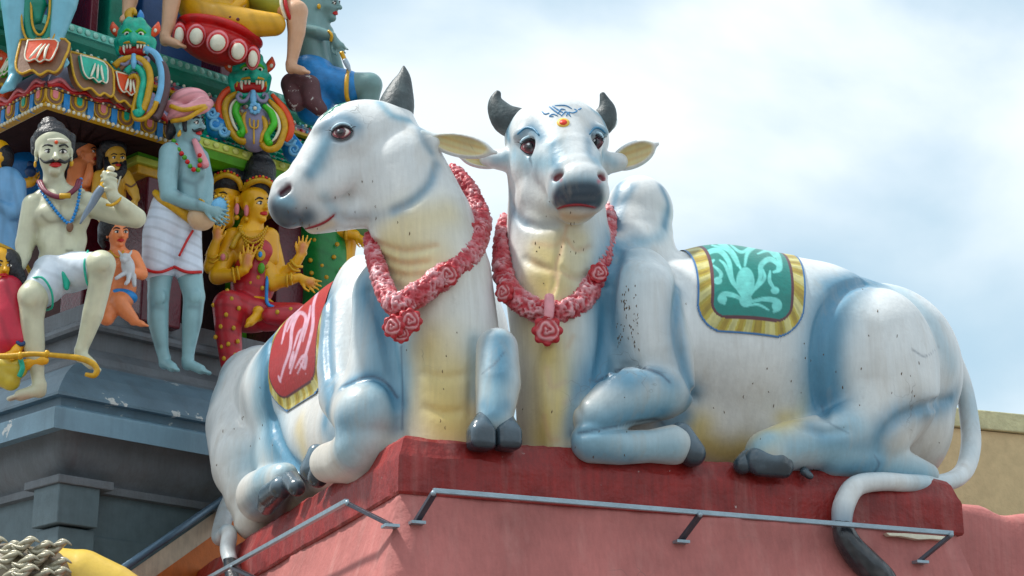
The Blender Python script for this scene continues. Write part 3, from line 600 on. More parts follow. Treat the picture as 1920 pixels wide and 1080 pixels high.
S = [
    (CREAM, 70, .95, [(750, 460), (800, 490)]), (YEL, 40, .5, [(720, 470), (770, 530)]), (CREAM, 80, .95, [(800, 660), (830, 790)]), (YEL, 40, .5, [(860, 700), (850, 800)]), (YEL, 44, .6, [(780, 650), (800, 720), (840, 800)]), (YEL, 30, .45, [(740, 520), (720, 480)]), (CREAM, 40, .7, [(760, 420), (840, 400)]),
    (OCH, 5, .5, [(700, 452), (760, 470), (820, 460)]), (OCH, 5, .5, [(705, 475), (755, 492), (800, 490)]), (OCH, 5, .4, [(715, 505), (760, 515)]), (YEL, 30, .5, [(570, 850), (560, 800)]),
    (LBLUE, 44, .75, [(690, 540), (715, 600), (730, 700)]), (BLUE, 30, .97, [(688, 545), (712, 590), (728, 640), (738, 700)]), (BLUE, 18, .8, [(655, 720), (690, 712), (725, 730), (745, 760)]), (LBLUE, 26, .6, [(760, 620), (745, 660), (750, 720)]),
    (BLUE, 24, .85, [(615, 560), (612, 650), (618, 740), (610, 790)]), (LBLUE, 40, .75, [(640, 850), (660, 800), (690, 760)]), (BLUE, 20, .6, [(620, 820), (640, 790)]), (BLUE, 16, .6, [(745, 800), (735, 740)]),
    (LBLUE, 40, .75, [(490, 660), (485, 760), (520, 850)]), (BLUE, 28, .95, [(505, 640), (498, 700), (504, 760), (525, 830), (560, 880)]), (BLUE, 20, .7, [(520, 600), (498, 650)]), (LBLUE, 30, .7, [(470, 860), (490, 900), (490, 950)]), (BLUE, 16, .6, [(470, 960), (500, 930)]), (BLUE, 14, .6, [(470, 650), (520, 640)]), (LBLUE, 26, .5, [(420, 690), (400, 740)]), (LBLUE, 20, .7, [(525, 875), (545, 885)]),
    (LBLUE, 30, .85, [(932, 640), (930, 720), (925, 770)]), (BLUE, 17, .8, [(936, 640), (936, 700)]), (BLUE, 12, .6, [(905, 760), (925, 775), (950, 760)]), (LBLUE, 14, .5, [(890, 640), (890, 740)]),
    # head
    (BLUE, 17, .72, [(610, 240), (625, 222), (650, 222), (668, 236)]), (GREY, 16, .5, [(612, 250), (640, 266), (665, 255)]), (BLUE, 15, .78, [(612, 265), (600, 295), (582, 325)]), (LBLUE, 22, .5, [(608, 270), (595, 310)]),
    (BLUE, 12, .7, [(818, 308), (805, 345), (775, 375), (740, 395)]), (GREY, 14, .5, [(760, 390), (700, 405), (650, 405), (620, 415)]), (LBLUE, 10, .85, [(712, 192), (735, 216), (768, 226)]), (BLUE, 12, .7, [(788, 240), (796, 265), (808, 285)]), (LBLUE, 14, .5, [(610, 370), (625, 395)]),
    ((.12, .15, .18), 26, .85, [(530, 385), (550, 410), (575, 415)]), ((.035, .05, .07), 28, .97, [(512, 388), (522, 412), (545, 432)]), ((.05, .08, .11), 20, .85, [(540, 405), (562, 415), (578, 405)]), (LBLUE, 12, .8, [(525, 372), (545, 378)]),
    ((.66, .55, .42), 12, 1, [(575, 436), (600, 430), (620, 420)]), ((.28, .06, .06), 2.6, .95, [(556, 431), (590, 424), (612, 414), (627, 402)]), ((.12, .02, .035), 9, .98, [(527, 362), (543, 350)]),
    (BLUE, 9, .8, [(640, 726), (690, 706), (745, 750)]), (INK, 3.5, .75, [(645, 722), (690, 706), (722, 716), (745, 745)]), (INK, 3, .6, [(752, 650), (755, 740), (754, 805)]), (INK, 3, .6, [(980, 640), (986, 720), (975, 790)]), (INK, 2.5, .5, [(905, 700), (930, 680), (945, 660)]), (INK, 3, .5, [(497, 645), (530, 640), (545, 655)]),
]
S = [(c, r * (1.45 if c in (BLUE, LBLUE) and r > 9 and p[0][1] > 440 else 1.0), min(1, st * 1.06), p) for c, r, st, p in S]
paint(V, Nn, C, T_lb, S)
bull_l = empty('bull_statue', (.5, 1.5, H), 'white bull statue with head in profile and a red saddle cloth', 'statue')
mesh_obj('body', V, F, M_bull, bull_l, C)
horn(rowsD([(739, 218, 6, 35), (744, 197, 4, 33), (751, 168, 2, 23), (757, 146, 0, 13), (757, 125, 0, 3)], D1), bull_l)
horn(rowsD([(740, 205, -70, 28), (744, 190, -76, 22), (748, 175, -80, 14), (750, 165, -82, 6)], D1), bull_l)
ear((864, 273), 60, 23, D1 - .10, 12, bull_l, 14, 1)
eye(641, 250, D1 - .17, 17.5, 12, -8, bull_l, (-.12, .0))
flecks(T_lb, [(560, 418, 16, 12, 14), (690, 390, 60, 30, 12), (440, 800, 40, 60, 10), (830, 700, 30, 60, 8)], bull_l)
mb = MB(); line_on(T_lb, [(555, 433), (588, 425), (610, 416), (626, 404)], 2.4, mb); mb.build('mouth_line', MATS['lip_red_line'], bull_l)
mb = MB()
for pts in ([(600, 226), (612, 214), (626, 206)], [(606, 216), (622, 204), (640, 197)], [(618, 212), (630, 200), (650, 192)]): line_on(T_lb, pts, 1.6, mb, 8)
mb.build('forehead_scrolls', mat('scroll_green', (.06, .28, .20), var=.2), bull_l)
# hooves of the left bull
hoof([chain(rowsX([(500, 948, -.02, 18), (508, 930, -.045, 24), (526, 915, -.05, 22)]), .02)], bull_l)
hoof([chain(rowsX([(546, 900, -.04, 18), (556, 914, -.035, 17)]), .02)], bull_l)
hoof([chain(rowsX([(594, 850, .0, 18), (588, 880, -.01, 26)]), .02), chain(rowsX([(602, 870, -.03, 18), (596, 895, -.03, 20)]), .02)], bull_l)
for a in (902, 951):
    hoof([chain(rowsY([(a + (5 if a < 920 else -4), 788, .0, 18), (a, 804, -.02, 23)]), .02), rbox(PY(a, 822, -.025), (.055, .055, .052), rad=.03, k=.03)], bull_l)
TLb = rowsX([(452, 880, .34, 16), (436, 925, .26, 17), (422, 965, .18, 17), (412, 1003, .10, 16), (417, 1008, .05, 15), (426, 996, .0, 14), (430, 1004, -.03, 15), (427, 1030, -.05, 15), (432, 1052, -.055, 14)])
Vt, Ft = sdf_mesh([chain(TLb, .01, n=36)], .0075); Ct = np.tile(np.array(WHITE), (len(Vt), 1)); tt = np.clip(vnoise(Vt, 5, 8) * 1.5 - .4, 0, 1)[:, None] * .7; Ct = Ct * (1 - tt) + tt * np.array(LBLUE)
tail = mesh_obj('tail', Vt, Ft, M_bull, bull_l, Ct)
tuft(rowsX([(431, 1048, -.055, 13), (440, 1080, -.06, 18), (452, 1120, -.06, 20), (456, 1150, -.06, 6)]), tail)

# ---- garlands of carved carnations with rosettes
def garland(rows, parent):
    rows = [[*q[:3], q[3] * .9] for q in rows]; Vg, Fg = sdf_mesh([chain(rows, .01, n=44)], .006); Ng = vnormals(Vg, Fg)
    a = vnoise(Vg, 70, 1); b = vnoise(Vg, 130, 2); c = vnoise(Vg, 24, 5); r = (1 - np.abs(2 * a - 1)) * .6 + (1 - np.abs(2 * b - 1)) * .4
    Vg = Vg + Ng * (r * .030 - .013 + (c - .5) * .010)[:, None]
    t = np.clip((r - .52) * 3.2, 0, 1)[:, None] * (.10 + .8 * np.clip(c * 2 - .55, 0, 1))[:, None]
    col = np.array((.50, .014, .03)) * (1 - t) + t * np.array((.74, .44, .47))
    return mesh_obj('garland', Vg, Fg, M_garl, parent, col)
def rosette(P, n, r, parent):
    n = np.asarray(n, float); n = n / np.linalg.norm(n); u = np.cross(n, ZU); u /= np.linalg.norm(u); v = np.cross(n, u); R = np.stack([u, v, n], 1)
    pr = [ell(P, (r, r, r * .42), R, .01)]
    for k in range(8): a = k * .785; pr.append(ell(P + (u * math.cos(a) + v * math.sin(a)) * r * .88, (r * .34, r * .34, r * .3), R, .006))
    Vg, Fg = sdf_mesh(pr, .0045); q = (Vg - P) @ R; rr = np.hypot(q[:, 0], q[:, 1]) / r; th = np.arctan2(q[:, 1], q[:, 0])
    rip = np.sin(rr * 13 - th * 1.0 + 1.1 * np.sin(th * 3 + rr * 4)) * (.55 + .9 * vnoise(Vg, 40, 3)); top = (q[:, 2] > 0) & (rr < 1.0)
    Vg = Vg + np.outer(rip * .004 * top, n); t = (np.clip(rip * .6 + .55, 0, 1) * top * (rr < .86))[:, None]
    mesh_obj('rosette', Vg, Fg, M_garl, parent, np.array((.46, .012, .022)) * (1 - t * .8) + t * .8 * np.array((.72, .36, .38)))
g = garland(rowsY([(848, 318, .62, 10), (872, 345, .52, 14), (892, 390, .44, 19), (897, 432, .33, 22), (872, 486, .225, 22), (815, 530, .18, 22), (768, 562, .19, 21), (742, 574, .19, 19), (722, 545, .27, 16), (708, 502, .37, 15), (697, 463, .47, 12), (693, 440, .58, 8)]), bull_l)
for px, py, y, r, nx in ((838, 516, .14, 20, .3), (894, 436, .27, 18, .8), (738, 612, .13, 20, -.5), (768, 602, .12, 21, .15), (752, 626, .14, 16, 0)):
    P = PY(px, py, y); rosette(P, -FH + RT * nx * .8 - ZU * .15, r * sc(P), g)
g = garland(rowsY([(946, 410, .56, 8), (940, 450, .44, 12), (942, 500, .35, 16), (958, 548, .27, 19), (992, 576, .20, 20), (1035, 586, .16, 20), (1080, 572, .15, 21), (1110, 532, .175, 21), (1130, 475, .26, 19), (1141, 420, .40, 13), (1142, 385, .58, 9)]), bull_r)
for px, py, y, r, nx in ((1026, 620, .11, 25, 0), (1122, 512, .11, 17, .3), (946, 548, .23, 18, -.9)):
    P = PY(px, py, y); rosette(P, -FH + RT * nx * .8 - ZU * .15, r * sc(P), g)
mb = MB(); q = rowsY([(1030, 555, .115, 9), (1030, 575, .10, 10), (1028, 600, .105, 9)]); mb.tube([a[:3] for a in q], [a[3] for a in q], 8, 8); mb.build('strap', mat('strap_pink', (.66, .33, .36), var=.15), g)

# ---- painted saddle cloths, raised slightly over the back and both flanks
def seg_d(q, a, b):
    ab = b - a; t = np.clip(((q - a) @ ab) / max(ab @ ab, 1e-9), 0, 1); return np.hypot(*(q - a - t[:, None] * ab).T)
def project(P):
    d = P - CAM; z = d @ FW; return np.stack([960 + FPX * (d @ RT) / z, 540 - FPX * (d @ UP) / z], 1)
def saddle(tree, axis, s0, s1, thmax, near, corner, field, scroll, strokes, dots, parent, s0b=None, s1b=None, swap=False):
    """s0..s1 along the spine, s0b..s1b along the lower hem"""
    s0b = s0 if s0b is None else s0b; s1b = s1 if s1b is None else s1b
    nc, mc = 38, 72; ns, nt_ = 149, 285; uu = np.linspace(0, 1, nc); tc_ = np.linspace(-thmax, thmax, mc); Vc = np.full((nc, mc, 3), np.nan); Nc = np.zeros((nc, mc, 3))
    for i, u_ in enumerate(uu):
        for j, t in enumerate(tc_):
            f_ = abs(t) / thmax; A = axis((s0 + (s0b - s0) * f_) * (1 - u_) + (s1 + (s1b - s1) * f_) * u_)
            d = near * math.sin(t) + ZU * math.cos(t); h = tree.ray_cast(Vector(A + d * 1.2), Vector(-d))
            if h[0] is not None: Vc[i, j] = h[0]; Nc[i, j] = h[1]
    def up(G):
        G = np.stack([np.stack([np.interp(np.linspace(0, 1, ns), uu, G[:, j, k]) for k in range(3)], -1) for j in range(mc)], 1)
        return np.stack([np.stack([np.interp(np.linspace(-thmax, thmax, nt_), tc_, G[i, :, k]) for k in range(3)], -1) for i in range(ns)], 0)
    V = up(Vc); NN = up(Nc); ok = ~np.isnan(V[..., 0]); V = np.nan_to_num(V); th = np.linspace(-thmax, thmax, nt_); s1 = s0 + ((s1 - s0) + (s1b - s0b)) / 2; ss = np.linspace(s0, s1, ns)
    R = .45; w2 = (s1 - s0) / 2; ha = thmax * R
    X = np.abs(ss[:, None] - (s0 + s1) / 2) * np.ones((1, nt_)); Y = np.abs(th[None, :]) * R * np.ones((ns, 1))
    qx = X - (w2 - corner) ; qy = Y - (ha - corner); dd = np.hypot(np.maximum(qx, 0), np.maximum(qy, 0)) + np.minimum(np.maximum(qx, qy), 0) - corner
    d = dd.ravel(); j2 = np.maximum(np.arange(nt_), nt_ - 1 - np.arange(nt_)); px = project(V[:, j2].reshape(-1, 3))
    per = np.arctan2(Y.ravel() - ha * .45, (ss[:, None] - (s0 + s1) / 2 + 0 * Y).ravel() * 1.3)
    st = np.sin(per * 21 + np.sin(per * 7)) ; g1 = np.array((.45, .36, .045)); g2 = np.array((.55, .50, .19)); g3 = np.array((.36, .25, .02))
    f = vnoise(np.stack([per * 30, d * 20, 0 * d], 1), 1, 3)[:, None]
    C = np.where(st[:, None] > .25, g2, np.where(st[:, None] < -.55, g3, g1)) * (.75 + .5 * f)
    fieldm = d < -.078; C[fieldm] = field
    sd_ = np.full(len(d), 99.0)
    for path, wd in strokes:
        q = spline(path, max(8, len(path) * 4))
        for a, b, k in zip(q[:-1], q[1:], range(len(q))): sd_ = np.minimum(sd_, seg_d(px, a, b) - wd * (.35 + .65 * math.sin(math.pi * (k + 1) / (len(q) + 1))))
    for x, y, rx, ry in dots: sd_ = np.minimum(sd_, (np.hypot((px[:, 0] - x) / rx, (px[:, 1] - y) / ry) - 1) * min(rx, ry))
    sh = np.clip(.5 - sd_ / 1.6, 0, 1) * fieldm; tone = (.82 + .36 * vnoise(np.stack([px[:, 0], px[:, 1], 0 * d], 1), .12, 6)); C = C * (1 - sh[:, None]) + sh[:, None] * np.array(scroll) * tone[:, None]
    C[(d > -.080) & (d < -.068)] = (.10, .02, .03); C[d > -.012] = (.03, .15, .36)
    keep = (ok & (dd < 0)); vid = np.arange(ns * nt_).reshape(ns, nt_); m = keep[:-1, :-1] & keep[1:, :-1] & keep[1:, 1:] & keep[:-1, 1:]
    Fq = np.stack([vid[:-1, :-1][m], vid[1:, :-1][m], vid[1:, 1:][m], vid[:-1, 1:][m]], 1)
    if swap: Fq = Fq[:, ::-1]
    Vv = (V + NN * np.clip(.006 - .0, 0, 1)).reshape(-1, 3)
    used = np.unique(Fq); mp_ = np.full(ns * nt_, -1); mp_[used] = np.arange(len(used))
    return mesh_obj('saddle_cloth', Vv[used], mp_[Fq], M_flat, parent, C[used])
ax0, ax1 = PY(1350, 668, .52), PY(1500, 690, .52)
def axR(s): t = (s - ax0[0]) / (ax1[0] - ax0[0]); return ax0 + (ax1 - ax0) * t
lot = [([(1390, 556), (1373, 525), (1366, 492), (1348, 472), (1325, 478), (1330, 495), (1338, 490)], 5), ([(1406, 556), (1424, 525), (1426, 500), (1442, 488), (1458, 498), (1456, 510)], 5), ([(1388, 505), (1372, 475), (1340, 452), (1315, 448)], 5), ([(1396, 500), (1402, 475), (1425, 462), (1455, 478), (1462, 505), (1450, 512)], 5), ([(1383, 545), (1372, 530), (1360, 500), (1350, 490)], 3), ([(1412, 548), (1432, 525), (1430, 508)], 3),
       ([(1394, 566), (1378, 556), (1358, 553), (1350, 562), (1358, 570)], 5), ([(1402, 568), (1432, 562), (1456, 566), (1460, 578), (1450, 585)], 5), ([(1338, 500), (1352, 515), (1346, 530)], 3.5), ([(1443, 510), (1442, 528), (1452, 545)], 3.5), ([(1370, 462), (1390, 475), (1410, 462)], 3), ([(1420, 478), (1440, 472), (1452, 484)], 3), ([(1335, 462), (1365, 472), (1383, 500)], 3), ([(1400, 575), (1420, 572), (1440, 582)], 2.5)]
saddle(T_rb, axR, float(PY(1268, 440, .52)[0]), float(PY(1474, 480, .52)[0]), 1.66, np.array([0, -1., 0]), .15, (.0, .20, .165), (.16, .62, .57), lot, [(1397, 530, 17, 27), (1398, 565, 12, 12), (1346, 528, 8, 7), (1452, 546, 8, 7), (1354, 562, 9, 9), (1455, 575, 9, 9)], bull_r, s0b=float(PY(1292, 590, .12)[0]), s1b=float(PY(1472, 590, .12)[0]))
bx0, bx1 = PX(640, 722, .46), PX(715, 676, .5)
def axL(s): t = (s - bx0[1]) / (bx1[1] - bx0[1]); return bx0 + (bx1 - bx0) * t
scl = [([(528, 712), (534, 690), (546, 655), (550, 615), (563, 588), (576, 598), (568, 628), (556, 668), (546, 700)], 4.5), ([(560, 700), (574, 668), (588, 615), (590, 570), (603, 535)], 4), ([(556, 690), (568, 670), (576, 668), (573, 690), (566, 682)], 4), ([(540, 622), (556, 588), (582, 555)], 4), ([(530, 645), (542, 602), (568, 572)], 3.5), ([(552, 655), (562, 625), (572, 615)], 3), ([(524, 705), (528, 716)], 3), ([(578, 560), (588, 545), (596, 530)], 3.5), ([(545, 690), (552, 660)], 4), ([(570, 640), (580, 600), (584, 575)], 3)]
saddle(T_lb, axL, 1.40, 2.40, 2.15, np.array([-1., 0, 0]), .26, (.42, .02, .02), (.70, .42, .52), [(p, w_ * .75) for p, w_ in scl], [(575, 700, 1, 1)], bull_l, s0b=1.40, s1b=2.25, swap=True)
# ------------------------------------------------------------------ temple tower
A46 = math.radians(46); TX = FH * math.cos(A46) + RT * math.sin(A46); TY = FH * math.sin(A46) - RT * math.cos(A46)
TFR = np.stack([TX, TY, ZU], 1)
DT = 11.0; OT = PD(107, 761, DT)
def zy(y, o=0, px=107, D=None): return float(PD(px, y, (DT if D is None else D) - 1.414 * o)[2])
def mould(name, O, la, lb, prof, m, parent, step=.12, noise=None, smooth=False, closed_ends=True):
    """moulding round the tower corner O; profile (out, z) from top to bottom"""
    O = np.asarray(O)[:2]; path = ([O + TY[:2] * lb] if lb else []) + [O] + ([O + TX[:2] * la] if la else []) + ([O + TX[:2] * la + TY[:2] * lb] if la and lb else [])
    V, F = sweep(path, prof, step, noise)
    o = mesh_obj(name, V, F, m, parent, None, smooth); return o
M_slate = mat('slate_blue_paint', (.125, .185, .23), rough=.5, var=.18, scale=5, bump=.15, streak=.05, dirt=.25, dirtcol=(.06, .07, .08), chips=((.62, .64, .62), .625, 5), runs=((.06, .08, .09), .4))
M_slate2 = mat('slate_grey_paint', (.14, .155, .17), rough=.6, var=.25, scale=4, bump=.2, streak=.1, dirt=.3, dirtcol=(.12, .09, .09), runs=((.10, .085, .09), .5))
M_lslate = mat('pale_slate_paint', (.20, .30, .37), rough=.5, var=.15, scale=5, bump=.12, streak=.05, chips=((.66, .68, .66), .64, 6), runs=((.10, .16, .20), .4))
M_maroon = mat('maroon_gloss', (.085, .012, .02), rough=.25, var=.3, scale=8, bump=.2)
M_green = mat('teal_green_paint', (.01, .20, .14), rough=.4, var=.2, scale=10, bump=.12, dirt=.15)
M_lgreen = mat('pale_teal_paint', (.16, .46, .38), rough=.4, var=.15, scale=10, bump=.1)
M_ygreen = mat('yellow_green_paint', (.40, .46, .13), rough=.45, var=.15, bump=.1)
M_leaf = mat('leaf_green_paint', (.09, .26, .03), rough=.45, var=.15, bump=.1)
M_gold = mat('ochre_gold_paint', (.50, .31, .07), rough=.4, var=.22, scale=30, bump=.15)
M_red = mat('red_paint', (.42, .025, .03), rough=.4, var=.2, scale=18, bump=.12)
M_pinkp = mat('rose_pink_paint', (.60, .22, .24), rough=.45, var=.2, scale=22, bump=.12)
M_white = mat('ivory_paint', (.68, .66, .55), rough=.45, var=.12, scale=22, bump=.12)
M_blue = mat('bright_blue_paint', (.05, .21, .48), rough=.4, var=.25, scale=18, bump=.12)
M_lblue = mat('sky_blue_paint', (.20, .42, .62), rough=.4, var=.2, scale=18, bump=.1)
M_lilac = mat('lilac_grey_paint', (.22, .21, .30), rough=.5, var=.2, scale=14, bump=.12)
M_brown = mat('cocoa_paint', (.17, .095, .06), rough=.5, var=.2, bump=.1)
M_orange = mat('vermilion_paint', (.58, .10, .035), rough=.42, var=.2, bump=.1)
M_navy = mat('navy_paint', (.018, .05, .14), rough=.45, var=.3, scale=6, bump=.1)
M_dark = mat('dark_paint_and_shade', (.022, .010, .011), rough=.85, var=.3, spec=.15)
M_teal = mat('jade_paint', (.03, .36, .26), rough=.35, var=.25, scale=20, bump=.1)
M_lime = mat('lime_green_paint', (.10, .42, .07), rough=.35, var=.25, scale=20, bump=.1)
tower = empty('temple_tower', (float(OT[0]), float(OT[1]), 0), 'tiered temple tower crowded with painted figures, behind the left bull', 'tower')
LA, LB_ = 2.75, 3.6
def prf(l): return [(o, zy(y, o)) for o, y in l]
# stepped plinth of the niche, slate paint
mould('niche_step', OT, LA, LB_, [(-1.6, zy(566, -.42)), (-.42, zy(566, -.42)), (-.42, zy(596, -.42)), (-.37, zy(599, -.37)), (-.36, zy(606, -.36)), (-.37, zy(613, -.37)), (-.43, zy(620, -.43)), (-.43, zy(652, -.43)), (-.36, zy(664, -.36)), (-.34, zy(676, -.34)), (-.30, zy(680, -.30))], M_slate2, tower)
mould('sloping_cornice', OT, LA, LB_, prf([(-.32, 679), (-.22, 684), (-.12, 698), (-.05, 715), (0, 733), (.0, 738), (-.05, 744), (-.055, 762)]), M_slate, tower, smooth=False)
mould('band', OT, LA, LB_, prf([(-.06, 759), (.03, 761), (.032, 764), (.03, 801), (-.02, 802.5), (-.14, 805)]), M_lslate, tower)
mould('cavetto', OT, LA, LB_, [(-.13, zy(803, -.13)), (-.15, zy(826, -.15)), (-.15, zy(836, -.15)), (-.16, zy(850, -.16)), (-.185, zy(868, -.185)), (-.21, zy(880, -.21)), (-.24, zy(892, -.24)), (-.25, zy(900, -.25))], M_slate2, tower, smooth=True)
mould('fillet', OT, LA, LB_, [(-.27, zy(899, -.22)), (-.215, zy(900, -.22)), (-.215, zy(914, -.22)), (-.27, zy(916, -.22))], M_slate2, tower)
mould('lower_wall', OT, LA, LB_, [(-.26, zy(914, -.26)), (-.26, zy(998, -.26)), (-.245, zy(1000, -.26)), (-.245, 0)], mat('grey_teal_wall', (.10, .135, .15), rough=.6, var=.15, streak=.06, bump=.1), tower)
def pil(O, o0, w, z0, z1, name, m, wb=None):
    c = np.array([*(O[:2] - (TX + TY)[:2] * o0), 0]); mb = MB(); h = np.array([w / 2 + .05, (wb or w) / 2 + .05, (z1 - z0) / 2]); mb.box(c + TX * (w / 2 - .05) + TY * ((wb or w) / 2 - .05) + ZU * ((z0 + z1) / 2), h, TFR)
    return bevel(mb.build(name, m, tower, False), .006)
pil(OT, -.27 + .05, .17, zy(986, -.2), zy(912, -.2), 'pilaster_block', MATS['grey_teal_wall'])
pil(OT, -.25 + .05, .27, zy(914, -.2) + .004, zy(897, -.2), 'pilaster_cap', M_slate2)
pil(OT, -.30 + .05, .14, zy(1100, -.2), zy(987, -.2) - .01, 'pilaster_block', MATS['grey_teal_wall'])
# niche back wall, ceiling, columns
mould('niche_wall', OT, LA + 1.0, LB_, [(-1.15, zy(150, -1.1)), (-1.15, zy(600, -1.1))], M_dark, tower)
def column(px, py0, py1, D, w, m, parent=tower, name='column'):
    P0, P1 = PD(px, py0, D), PD(px, py1, D); mb = MB(); c = np.array([P0[0], P0[1], (P0[2] + P1[2]) / 2]) + TX * w / 2 + TY * w / 2
    mb.box(c, np.array([w / 2, w / 2, abs(P0[2] - P1[2]) / 2]), TFR); return bevel(mb.build(name, m, parent, False), .012)
def capital(px, py, D, w):
    """layered capital: mouldings with a ring of lotus petals"""
    P = PD(px, py, D); c = P + TX * w / 2 + TY * w / 2; cap = None
    for dz, e, hh, m in ((.0, .05, .03, M_gold), (.05, .08, .022, M_ygreen), (.09, .06, .018, M_leaf), (.125, .09, .016, M_green), (.25, .10, .014, M_red)):
        mb = MB(); mb.box(c + ZU * dz, np.array([w / 2 + e, w / 2 + e, hh]), TFR); o = bevel(mb.build('capital', m, tower, False), .008); cap = cap or o
    for ax, other in ((TX, -TY), (TY, -TX)):
        for k in range(5):
            b = c + ax * ((k - 2) * (w + .12) / 5) + other * (w / 2 + .06) + ZU * .185
            pr = MB(); pr.ball(b, (.035, .02, .058), 8, 6, np.stack([ax, other, ZU], 1)); pr.build('lotus_petal', M_pinkp, cap)
            pr = MB(); pr.ball(b + other * .008 + ZU * .016, (.022, .018, .036), 8, 6, np.stack([ax, other, ZU], 1)); pr.build('lotus_petal', M_white, cap)
column(262, 600, 322, 11.75, .30, M_maroon); capital(262, 322, 11.75, .30)
column(515, 640, 400, 12.75, .32, M_maroon); capital(515, 396, 12.75, .32)
column(436, 640, 400, 12.9, .12, M_leaf, name='pilaster_strip'); column(150, 600, 300, 12.0, .25, M_maroon)
# left canopy: hanging fringe, scalloped dome
OC = PD(84, 198, 10.9); zc0 = float(OC[2]); zc1 = float(PD(80, 163, 10.9)[2]); zct = float(PD(85, 84, 11.05)[2])
CLa, CLb = 1.02, 1.6
canopy = empty('canopy_roof', tuple(OC), 'lilac scalloped canopy with a striped fringe over the seated moustached statue', 'canopy')
O2 = OC + (TX + TY) * 0
mould('fringe_board', OC, CLa, CLb, [(-.06, zc1), (-.012, zc1), (-.012, zc0 + .004), (-.04, zc0)], M_white, canopy)
mould('soffit', OC, CLa, CLb, [(-.03, zc0 + .002), (-.9, zc0 + .03)], M_dark, canopy)  # near-black colour stands in for the shadow under the canopy
mould('gilt_edge', OC, CLa, CLb, [(-.02, zc0 + .018), (.008, zc0 + .016), (.008, zc0 - .004), (-.03, zc0 - .006)], M_gold, canopy)
mould('gilt_edge', OC, CLa, CLb, [(-.02, zc1 + .016), (.014, zc1 + .012), (.014, zc1 - .006), (-.02, zc1 - .008)], M_brown, canopy)
hd = zct - zc1
mould('dome', OC, CLa - .04, CLb, [(-.75, zct + .02), (-.42, zct + .01), (-.26, zct - .02), (-.15, zct - hd * .25), (-.09, zct - hd * .5), (-.06, zct - hd * .75), (.0, zc1 + .03), (.02, zc1 + .005)], M_lilac, canopy, smooth=True)
def scroll_strip(O, ax, outw, length, z, n, amp, m, parent):
    mb = MB(); pts = []
    for k in range(n * 8 + 1): t = k / (n * 8); pts.append(O + ax * (t * length) + outw * .012 + ZU * (z + amp * abs(math.sin(t * n * math.pi)) ** 2))
    mb.tube(pts, .014, 6); mb.build('scroll_trim', m, parent)
for ax, ow, ln, n in ((TX, -TY, CLa, 6), (TY, -TX, CLb, 8)):
    O_ = OC * np.array([1, 1, 0])
    scroll_strip(O_, ax, ow, ln, zc1 + .022, n, .045, M_pinkp, canopy); scroll_strip(O_, ax, ow, ln, zc1 + .008, n, .026, M_red, canopy)
    k = 0; t = .055
    while t < ln:                       # hanging fringe: arched tabs and blue pendants
        if k % 2 == 0:
            w_, m1 = .062, (M_pinkp, M_teal)[(k // 2) % 2]; zz = (zc0 + zc1) / 2
            for rr, hh, mm, dp in ((w_, .088, M_gold, .006), (w_ * .80, .078, M_brown, .010), (w_ * .52, .062, M_gold, .015), (w_ * .28, .05, m1, .020)):
                mb = MB(); P = O_ + ax * t + ow * dp + ZU * (zc1 - .012)
                V = []; 
                for j in range(13): a = math.pi * j / 12; V.append(P + ax * rr * math.cos(a) - ZU * (hh - rr + rr * math.sin(a)))
                V = [P + ax * rr, *V[0:], P - ax * rr]; n_ = len(V); V += [v - ow * .03 for v in V]
                mb.add(V, [tuple(range(n_))] + [(j, j + n_, (j + 1) % n_ + n_, (j + 1) % n_) for j in range(n_)]); mb.build('fringe_tab', mm, canopy, False)
        else:
            mb = MB(); P = O_ + ax * t + ow * .012; w_ = .020; V = [P - ax * w_ + ZU * (zc1 - .01), P + ax * w_ + ZU * (zc1 - .01), P + ax * w_ + ZU * (zc0 + .018), P + ZU * (zc0 - .008), P - ax * w_ + ZU * (zc0 + .018)]; V += [v - ow * .03 for v in V]
            mb.add(V, [(0, 1, 2, 3, 4)] + [(j, j + 5, (j + 1) % 5 + 5, (j + 1) % 5) for j in range(5)]); mb.build('fringe_pendant', M_blue, canopy, False)
        t += .082; k += 1
def scallop(px, py, D, w, h, m, tilt=0):
    """drooping cloth-like shield on the dome, with bead rim and centre"""
    P = PD(px, py, D); fr = np.stack([TX, -TY, ZU], 1) if tilt == 0 else np.stack([-TY, -TX, ZU], 1)
    if tilt == 2: fr = np.stack([RT, -FH, ZU], 1)
    for sc_, mm, dp in ((1.0, M_brown, 0), (.62, m, .03)):
        pts = [(-.5, .5), (.5, .5), (.52, -.1), (.40, -.42), (.22, -.38), (.06, -.5), (-.12, -.36), (-.34, -.46), (-.5, -.2)]
        q = spline([(*p, 0) for p in pts + pts[:1]], 30)[:, :2]; V = []
        for layer in (0, 1):
            for x, z in q: V.append(P + fr @ np.array([x * w * sc_, dp + (.0 if layer else -.05) + .035 - .40 * (z if sc_ == 1 else z * sc_ + .12) * h, (z if sc_ == 1 else z * sc_ + .12) * h]))
        n_ = len(q); mb = MB(); mb.add(V, [tuple(range(n_, 2 * n_))] + [(j, (j + 1) % n_, (j + 1) % n_ + n_, j + n_) for j in range(n_)]); mb.build('scallop', mm, canopy, False)
        rim = [V[n_ + j] for j in range(n_)]
        mb = MB(); mb.tube(rim, .008 if sc_ == 1 else .005, 6); mb.build('scallop_rim', M_gold if sc_ == 1 else M_white, canopy)
    mb = MB()
    for k in range(3): mb.tube([P + fr @ np.array([w * (-.18 + .16 * k), .08 + .05 * h, -.12 * h]), P + fr @ np.array([w * (-.06 + .1 * k), .08 - .05 * h, .12 * h]), P + fr @ np.array([w * (.02 + .08 * k), .075 - .12 * h, .30 * h])], [.006, .009, .004], 5, 8)
    mb.build('scallop_scroll', M_white, canopy)
